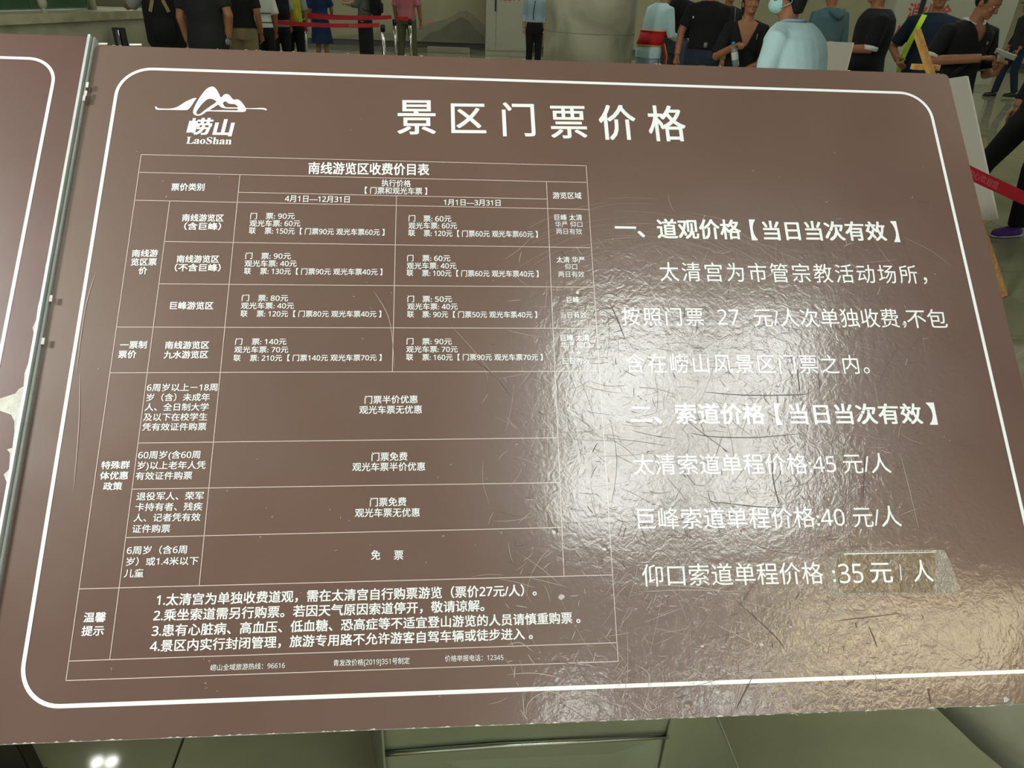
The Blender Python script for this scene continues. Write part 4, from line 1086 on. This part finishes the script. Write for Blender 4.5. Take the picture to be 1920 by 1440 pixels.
def backpack(I, label, material, z=1.18, w=.16, h=.24, d=.10, side=-1, cat='backpack', x=0.0, off=.0, name='backpack', bz=False):
    """a bag on the back (side -1) of a person, a thing of its own"""
    s = I['s']; y0 = I['tor'](z) + side * (.135 + d + .02 + off)
    wpos = I['world']((x, y0, z)); t = empty(name, wpos, I['t'].rotation_euler[2], label, cat)
    b2 = bmesh.new()
    add_loft(b2, [((0, 0, -h), w * .8, d * .8), ((0, 0, -h * .8), w, d), ((0, 0, h * .3), w * .97, d), ((0, 0, h * .8), w * .8, d * .8), ((0, 0, h), w * .45, d * .4)], 20)
    me = remeshed('bag_body', b2, .016, 4); me.materials.clear(); me.materials.append(MATS[material]); obj('bag_body', me, None, t)
    b2 = bmesh.new(); add_loft(b2, [((0, side * d, -h * .75), w * .6, d * .35), ((0, side * d, -h * .1), w * .66, d * .4), ((0, side * d, 0), w * .5, d * .2)], 14)
    me = bpy.data.meshes.new('front_pocket'); b2.to_mesh(me); b2.free(); obj('front_pocket', me, material, t, True)
    for sx in (1, -1):
        b2 = bmesh.new(); add_tube(b2, [(sx * w * .5, -side * (d * .8), h * .8), (sx * .10, -side * (d + .10), h * 1.0), (sx * .12, -side * (d + .265), h * .75), (sx * .13, -side * (d + .26), h * .0), (sx * .15, -side * (d + .1), -h * .6), (sx * w * .8, -side * d * .6, -h * .7)], .014, 8, True, .5)
        me = bpy.data.meshes.new('strap'); b2.to_mesh(me); b2.free(); obj('strap', me, material, t, True)
    b2 = bmesh.new(); add_tube(b2, [(-.03, 0, h * .95), (-.02, 0, h * 1.15), (.02, 0, h * 1.15), (.03, 0, h * .95)], .007, 8)
    me = bpy.data.meshes.new('handle'); b2.to_mesh(me); b2.free(); obj('handle', me, material, t, True)
    return t
def bottle(p, d, label, cap='bottle_cap', s=1.0):
    t = empty('water_bottle', p, 0, label, 'bottle')
    q = Vector(d).normalized().to_track_quat('Z', 'Y'); t.rotation_mode = 'QUATERNION'; t.rotation_quaternion = q
    b2 = bmesh.new(); add_lathe(b2, [(.024 * s, 0), (.031 * s, .01), (.031 * s, .06), (.029 * s, .07), (.031 * s, .08), (.031 * s, .14), (.022 * s, .175), (.013 * s, .19), (.013 * s, .2)], 20)
    obj('bottle_body', b2, 'bottle', t, True)
    b2 = bmesh.new(); add_lathe(b2, [(.0315 * s, .062), (.032 * s, .066), (.032 * s, .125), (.0315 * s, .13)], 20); obj('bottle_label', b2, 'white_cloth', t, True)
    b2 = bmesh.new(); add_lathe(b2, [(.016 * s, .195), (.016 * s, .215), (.012 * s, .218)], 16); obj('bottle_cap', b2, cap, t, True)
def X(px, py, Y): return at_y(px, py, Y).x
def accessory(I, name, bm, m, label=None, solid=None):
    me = bpy.data.meshes.new(name); bm.to_mesh(me); bm.free(); o = I['fin'](name, me, m, None, label); return o
def band(bm, pts, w, th=.004, nrm=None):
    """flat strap through points; width along 'nrm' cross"""
    P = [Vector(p) for p in pts]; rows = []
    for i, p in enumerate(P):
        d = (P[min(i + 1, len(P) - 1)] - P[max(i - 1, 0)]).normalized(); n = Vector(nrm[i] if nrm else (0, 1, 0)).normalized(); u = d.cross(n).normalized() * w / 2
        rows.append([bm.verts.new(q) for q in (p + u, p - u, p - u + n * th, p + u + n * th)])
    for r, q in zip(rows, rows[1:]):
        for i in range(4): bm.faces.new((r[i], q[i], q[(i + 1) % 4], r[(i + 1) % 4]))
    bm.faces.new(rows[0][::-1]); bm.faces.new(rows[-1])
    bmesh.ops.recalc_face_normals(bm, faces=bm.faces)

# left: the queue at the counter
def put_person(px, py, Y, rz, label, **k): return person(X(px, py, Y), Y, rz, label, **k)
I = put_person(312, 40, 8.9, math.radians(12), 'person in grey shirt with a large black backpack, leaning an arm on the ticket counter', top='grey_cloth', bottom='black_cloth', hem=.9,
               Lh=((-.34, .10, 1.22), (-.42, .34, 1.20)), H=1.70)
bp_ = backpack(I, 'large black backpack worn beside the ticket counter', 'black_cloth', 1.12, .19, .30, .10)
for sx in (-1, 1):
    b2 = bmesh.new(); band(b2, [(sx * .05, -.108, .17), (sx * .09, -.112, .06)], .035); me = bpy.data.meshes.new('reflective_patch'); b2.to_mesh(me); b2.free(); obj('reflective_patch', me, 'khaki', bp_)
I = put_person(385, 40, 8.4, math.radians(-6), 'person in a charcoal T-shirt seen from behind, a water bottle in the right hand', top='charcoal_cloth', bottom='black_cloth', hem=.80, H=1.76, girth=1.12,
               R=((.26, -.03, 1.14), (.20, .03, .93)), sleeve=.36)
w = I['world'](I['AR'][2]); bottle(w + Vector((.02, -.035, -.02)), (-.75, -.25, -.3), 'small water bottle held by the person in the charcoal T-shirt', 'bottle_cap', 1.1)
I = put_person(452, 40, 10.4, math.radians(0), 'person in black T-shirt and khaki trousers in the queue', top='black_cloth', bottom='khaki', hem=.93, H=1.74, sleeve=.4, girth=1.03)
I = put_person(488, 40, 11.6, math.radians(20), 'person in striped white shirt and black trousers behind the khaki trousers', top='white_cloth', bottom='black_cloth', hem=.92, H=1.66, stripes=True, Lh=((-.24, .1, 1.15), (-.05, .26, 1.2)))
I = put_person(520, 30, 12.9, math.radians(25), 'person in pale shirt with a black rucksack left of the yellow bag', top='grey_cloth', bottom='black_cloth', H=1.68)
backpack(I, 'round black rucksack left of the yellow bag', 'black_cloth', 1.20, .15, .22, .09)
I = put_person(548, 30, 13.4, math.radians(5), 'person in pale pink grey shirt and black trousers with a yellow bag', top='grey_cloth', bottom='black_cloth', H=1.66, hem=.95)
backpack(I, 'bright yellow drawstring bag worn in the queue', 'yellow_bag', 1.14, .135, .25, .09, cat='bag', x=.05, name='drawstring_bag')
I = put_person(600, 30, 15.6, math.radians(-15), 'woman in a navy blue knee length dress in the queue', top='blue_dress_cloth', bottom='blue_dress_cloth', bottom_kind='dress', bottom_z=.46, hem=.9, H=1.64, hair='long', skin='skin_pale',
               R=((.22, .06, 1.14), (.17, .20, 1.0)))
I = put_person(684, 30, 15.2, math.radians(75), 'woman in grey green blouse and long dark skirt with a black backpack', top='grey_green_cloth', bottom='charcoal_cloth', bottom_kind='skirt', bottom_z=.20, H=1.66, hair='bob', skin='skin_pale', hem=.97,
               R=((.20, .10, 1.18), (.10, .33, 1.22)), Lh=((-.20, .10, 1.18), (-.10, .33, 1.2)), sleeve=.7)
backpack(I, 'black backpack worn by the woman in the long dark skirt', 'black_cloth', 1.24, .15, .22, .09)
I = put_person(762, 30, 15.9, math.radians(-8), 'person in salmon pink T-shirt and olive trousers at the end of the belts', top='pink_cloth', bottom='olive', H=1.76, hem=.86, legs=(((.12, 0, .48), (.16, -.02, .08)), ((-.11, 0, .48), (-.15, -.02, .08))),
               R=((.25, -.02, 1.12), (.27, .03, .86)))
I = put_person(1003, 40, 15.6, math.radians(170), 'staff member in light blue shirt and black trousers left of the marble column', top='mid_blue_cloth', bottom='black_cloth', H=1.66, sleeve=.9, hem=.98, hair='bob', skin='skin_pale')
b2 = bmesh.new(); add_tube(b2, [(.0, .145, 1.38), (.03, .155, 1.15), (.02, .15, 1.04)], .008, 6); accessory(I, 'lanyard', b2, 'charcoal_cloth')

# right of the column: staff member with red sash, side view
I = put_person(1222, 40, 10.0, math.radians(-62), 'staff member in pale blue shirt with red and gold sash beside the marble column', top='pale_blue_cloth', bottom='mid_blue_cloth', bottom_kind='skirt', bottom_z=.45, H=1.68, hem=.80, sleeve=.82, hair='bob', skin='skin_pale', lean=.28, girth=1.05,
               R=((.22, .16, 1.10), (.12, .42, 1.03)), Lh=((-.17, .34, 1.22), (-.07, .30, 1.42)), vox=.012, head=(0, .2))
b2 = bmesh.new(); t_ = I['tor']
add_loft(b2, [((0, .0 + t_(.97), .965), .195, .155), ((0, t_(1.05), 1.04), .188, .150), ((0, t_(1.14), 1.13), .192, .152)], 28)
accessory(I, 'sash', b2, 'red_sash')
for z in (.965, 1.135):
    b2 = bmesh.new(); add_loft(b2, [((0, t_(z), z - .006), .198, .158), ((0, t_(z), z + .006), .197, .157)], 28); accessory(I, 'sash_trim', b2, 'gold_trim')
b2 = bmesh.new(); band(b2, [(.17, .10, 1.0), (.20, .14, .85), (.20, .14, .66)], .10, .006, [(1, .6, 0)] * 3); accessory(I, 'sash_tail', b2, 'red_sash')
b2 = bmesh.new(); band(b2, [(.178, .105, .99), (.208, .146, .85), (.208, .146, .66)], .03, .006, [(1, .6, 0)] * 3); accessory(I, 'sash_fringe', b2, 'gold_trim')

I = put_person(1272, 40, 10.6, math.radians(165), 'person in black top and pale jeans right behind the red sash', top='black_cloth', bottom='pale_denim', H=1.74, sleeve=.9, hem=.99, R=((.24, .05, 1.15), (.12, .24, 1.05)))
I = put_person(1326, 40, 8.8, math.radians(172), 'person in black T-shirt and dark blue jeans with arms hanging', top='black_cloth', bottom='denim', H=1.74, sleeve=.38, hem=.97, girth=1.08, vox=.012,
               R=((.27, .0, 1.14), (.29, .08, .90)))
b2 = bmesh.new(); add_box(b2, (-.015, .15, 1.0), (.025, .16, 1.05)); accessory(I, 'badge', b2, 'strap_grey')
b2 = bmesh.new(); band(b2, [(.168, .08, 1.28), (.17, .075, 1.3)], .015, .008, [(.6, .8, 0)] * 2); accessory(I, 'shirt_logo', b2, 'white_cloth')
I = put_person(1362, 30, 10.4, math.radians(-170), 'person in dark grey hooded jacket between the dark jeans and the V-neck top', top='charcoal_cloth', bottom='black_cloth', H=1.68, sleeve=.9)
for sx in (-1, 1):
    b2 = bmesh.new(); add_tube(b2, [(sx * .04, .135, 1.43), (sx * .05, .15, 1.30), (sx * .045, .155, 1.22)], .005, 6); accessory(I, 'drawstring', b2, 'strap_grey')
# woman in V-neck
I = put_person(1404, 30, 7.4, math.radians(165), 'woman in black V-neck top holding a small bottle, looking up to the left', top='black_cloth', bottom='black_cloth', H=1.58, sleeve=.46, neck='v', hair='bob', skin='skin', vox=.010, hem=.85,
               R=((.27, .10, 1.10), (.12, .31, 1.21)), Lh=((-.25, .06, 1.08), (.00, .29, .98)), curl=(1.1, .8), head=(math.radians(14), math.radians(-8)), hup=((0, .3, 1), (0, .6, .8)))
b2 = bmesh.new(); add_tube(b2, [(-.105, .125, 1.33), (-.105, .135, 1.28)], .004, 6); accessory(I, 'brooch', b2, 'strap_grey')
w = I['world']((.07, .345, 1.03)); bottle(w, (-.25, .1, .9), 'small water bottle with blue cap held by the woman in the V-neck top', 'blue_cap')
# person behind, teal
I = put_person(1556, 30, 8.6, math.radians(10), 'person in dark teal hooded top behind the pale blue shirt', top='dark_teal_cloth', bottom='black_cloth', H=1.72, sleeve=.9, girth=1.05, vox=.012)
b2 = bmesh.new(); add_tube(b2, [(-.09, -.10, 1.44), (-.05, -.145, 1.40), (.0, -.16, 1.37), (.05, -.145, 1.40), (.09, -.10, 1.44)], [.02, .032, .035, .032, .02], 10); accessory(I, 'hood', b2, 'dark_teal_cloth')
# masked staff member, seen from behind
I = put_person(1524, 60, 4.1, math.radians(44), 'masked staff member in pale blue shirt seen from behind, front of the crowd', top='pale_blue_cloth', bottom='navy_cloth', H=1.66, sleeve=.9, hem=.86, hair='bob', skin='skin', vox=.010, girth=1.26, lean=.24,
               Lh=((-.22, .14, 1.12), (-.12, .38, 1.10)), R=((.24, .02, 1.12), (.20, .22, .98)), head=(math.radians(28), .12), collar='mid_blue_cloth')
HM = I['HM']; b2 = bmesh.new()
add_ball(b2, HM @ Vector((0, .056, .068)), (.060, .060, .052), HM.to_3x3(), 18, 12)
me = bpy.data.meshes.new('m'); b2.to_mesh(me); b2.free(); hi = HM.inverted(); trim_mesh(me, lambda c: (hi @ c).y > .045)
I['fin']('face_mask', me, 'mask_blue')
for sx in (-1, 1):
    b2 = bmesh.new(); add_tube(b2, [HM @ Vector(q) for q in ((sx * .054, .06, .085), (sx * .075, .02, .105), (sx * .082, -.012, .120), (sx * .078, .0, .07), (sx * .054, .06, .045))], .0018, 6); accessory(I, 'ear_loop', b2, 'mask_blue')
b2 = bmesh.new(); add_tube(b2, [(.085 * math.cos(a), I['tor'](1.45) + .01 + .08 * math.sin(a), 1.440) for a in [math.radians(170 + 200 * i / 14) for i in range(15)]], .008, 6, True, .6); accessory(I, 'neck_cord', b2, 'navy_cloth')
# black clothes with white cuffs
I = put_person(1636, 60, 7.0, math.radians(75), 'person in black clothes with white cuffs right of the white display board', top='black_cloth', bottom='black_cloth', H=1.74, sleeve=.44, hem=.5, girth=1.25, vox=.012,
               Lh=((-.22, .04, 1.14), (-.20, .30, 1.13)), R=((.22, .04, 1.14), (.20, .30, 1.08)))
for k in ('AL', 'AR'):
    sh, el, wr = I[k]; d = (el - sh).normalized(); p = sh.lerp(el, .90)
    b2 = bmesh.new(); add_tube(b2, [p, p + d * .035], [.067, .066], 14); accessory(I, 'cuff', b2, 'white_cloth')
# navy with lime strap
I = put_person(1745, 60, 7.6, math.radians(150), 'person in dark navy T-shirt with a lime green strap behind the man with the phone', top='deep_navy_cloth', bottom='black_cloth', H=1.72, sleeve=.42, vox=.012, girth=1.1, hair='short',
               R=((.30, -.02, 1.12), (.22, .18, 1.02)))
b2 = bmesh.new(); band(b2, [(.10, .10, 1.43), (.125, .142, 1.33), (.16, .142, 1.20), (.185, .12, 1.05), (.19, .11, .85)], .05, .006, [(.2, .8, .6), (.3, 1, 0), (.3, 1, 0), (.5, 1, 0), (.6, 1, 0)]); accessory(I, 'strap', b2, 'lime')
# man with phone
I = put_person(1806, 70, 6.1, math.radians(188), 'man in black polo shirt with white collar looking down at a phone', top='black_cloth', bottom='pale_denim', H=1.68, sleeve=.42, hem=.78, neck='polo', collar='white_cloth', vox=.009, girth=1.22, lean=.10,
               R=((.33, .08, 1.155), (.06, .34, 1.20)), Lh=((-.27, .08, 1.06), (-.13, .31, 1.10)), curl=(.75, .8), head=(math.radians(22), math.radians(24)),
               hdir=((-.95, .1, .05), (.15, .35, .75)), hup=((0, .3, 1), (-.1, -.9, .3)))
for k in ('AL', 'AR'):
    sh, el, wr = I[k]; d = (el - sh).normalized(); p = sh.lerp(el, .84)
    b2 = bmesh.new(); add_tube(b2, [p, p + d * .015], [.066, .066], 14); accessory(I, 'sleeve_trim', b2, 'white_cloth')
b2 = bmesh.new(); add_ball(b2, (-.09, I['tor'](1.3) + .135, 1.30), (.014, .006, .014)); accessory(I, 'shirt_badge', b2, 'khaki')
b2 = bmesh.new(); band(b2, [(-.16, .10, 1.41), (-.05, .168, 1.27), (.06, .175, 1.14), (.16, .14, 1.0)], .05, .005, [(-.3, 1, .3), (0, 1, 0), (0, 1, 0), (.4, 1, 0)]); accessory(I, 'bag_strap', b2, 'charcoal_cloth')
pw = I['world']((-.075, .40, 1.235)); ph = empty('smartphone', pw, 0, 'white smartphone held by the man in the black polo shirt', 'phone')
ph.rotation_euler = (math.radians(18), math.radians(28), math.radians(60)); 
obj('phone_body', box((-.038, -.078, -.004), (.038, .078, .004), .002), 'white_cloth', ph); obj('phone_screen', box((-.034, -.072, .004), (.034, .072, .0048)), 'screen', ph)
obj('camera_lens', box((.012, .045, -.006), (.028, .065, -.004), .001), 'black_plastic', ph)
bg = empty('shoulder_bag', I['world']((-.23, -.02, .80)), 0, 'white cloth bag hanging at the hip of the man with the phone', 'bag')
b2 = bmesh.new(); add_loft(b2, [((0, 0, -.26), .06, .03), ((.0, 0, -.18), .085, .045), ((0, 0, 0), .07, .04), ((0, 0, .08), .03, .02)], 14); me = remeshed('bag_body', b2, .014, 3); me.materials.clear(); me.materials.append(MATS['white_cloth']); obj('bag_body', me, None, bg)
b2 = bmesh.new(); add_tube(b2, [(-.02, 0, .06), (-.01, 0, .2), (.01, 0, .2), (.02, 0, .06)], .006, 6); obj('bag_handle', b2, 'white_cloth', bg, True)
# far man with cap
q = at_z(1868, 182, 0)
I = person(q.x * 1.01, q.y, math.radians(80), 'far person in dark jacket and black cap walking behind the man with the phone', top='charcoal_cloth', bottom='navy_cloth', H=1.70, sleeve=.9, cap=True, lean=.1,
           legs=(((.09, .10, .48), (.095, .12, .08)), ((-.09, -.02, .48), (-.095, -.16, .10))))
# walker with purple shoes, only the legs in the frame
q = at_z(1888, 446, 0)
I = person(q.x + .06, q.y + .14, math.radians(98), 'person in black trousers and purple trainers striding past at the right edge', top='black_cloth', bottom='black_cloth', H=1.72, sleeve=.9, hair='bob', shoe='purple_shoe', vox=.012, girth=1.1,
           legs=(((.10, .28, .50), (.10, .46, .08)), ((-.10, .06, .50), (-.10, .0, .08))))
bpy.data.objects.remove(_tmpo)
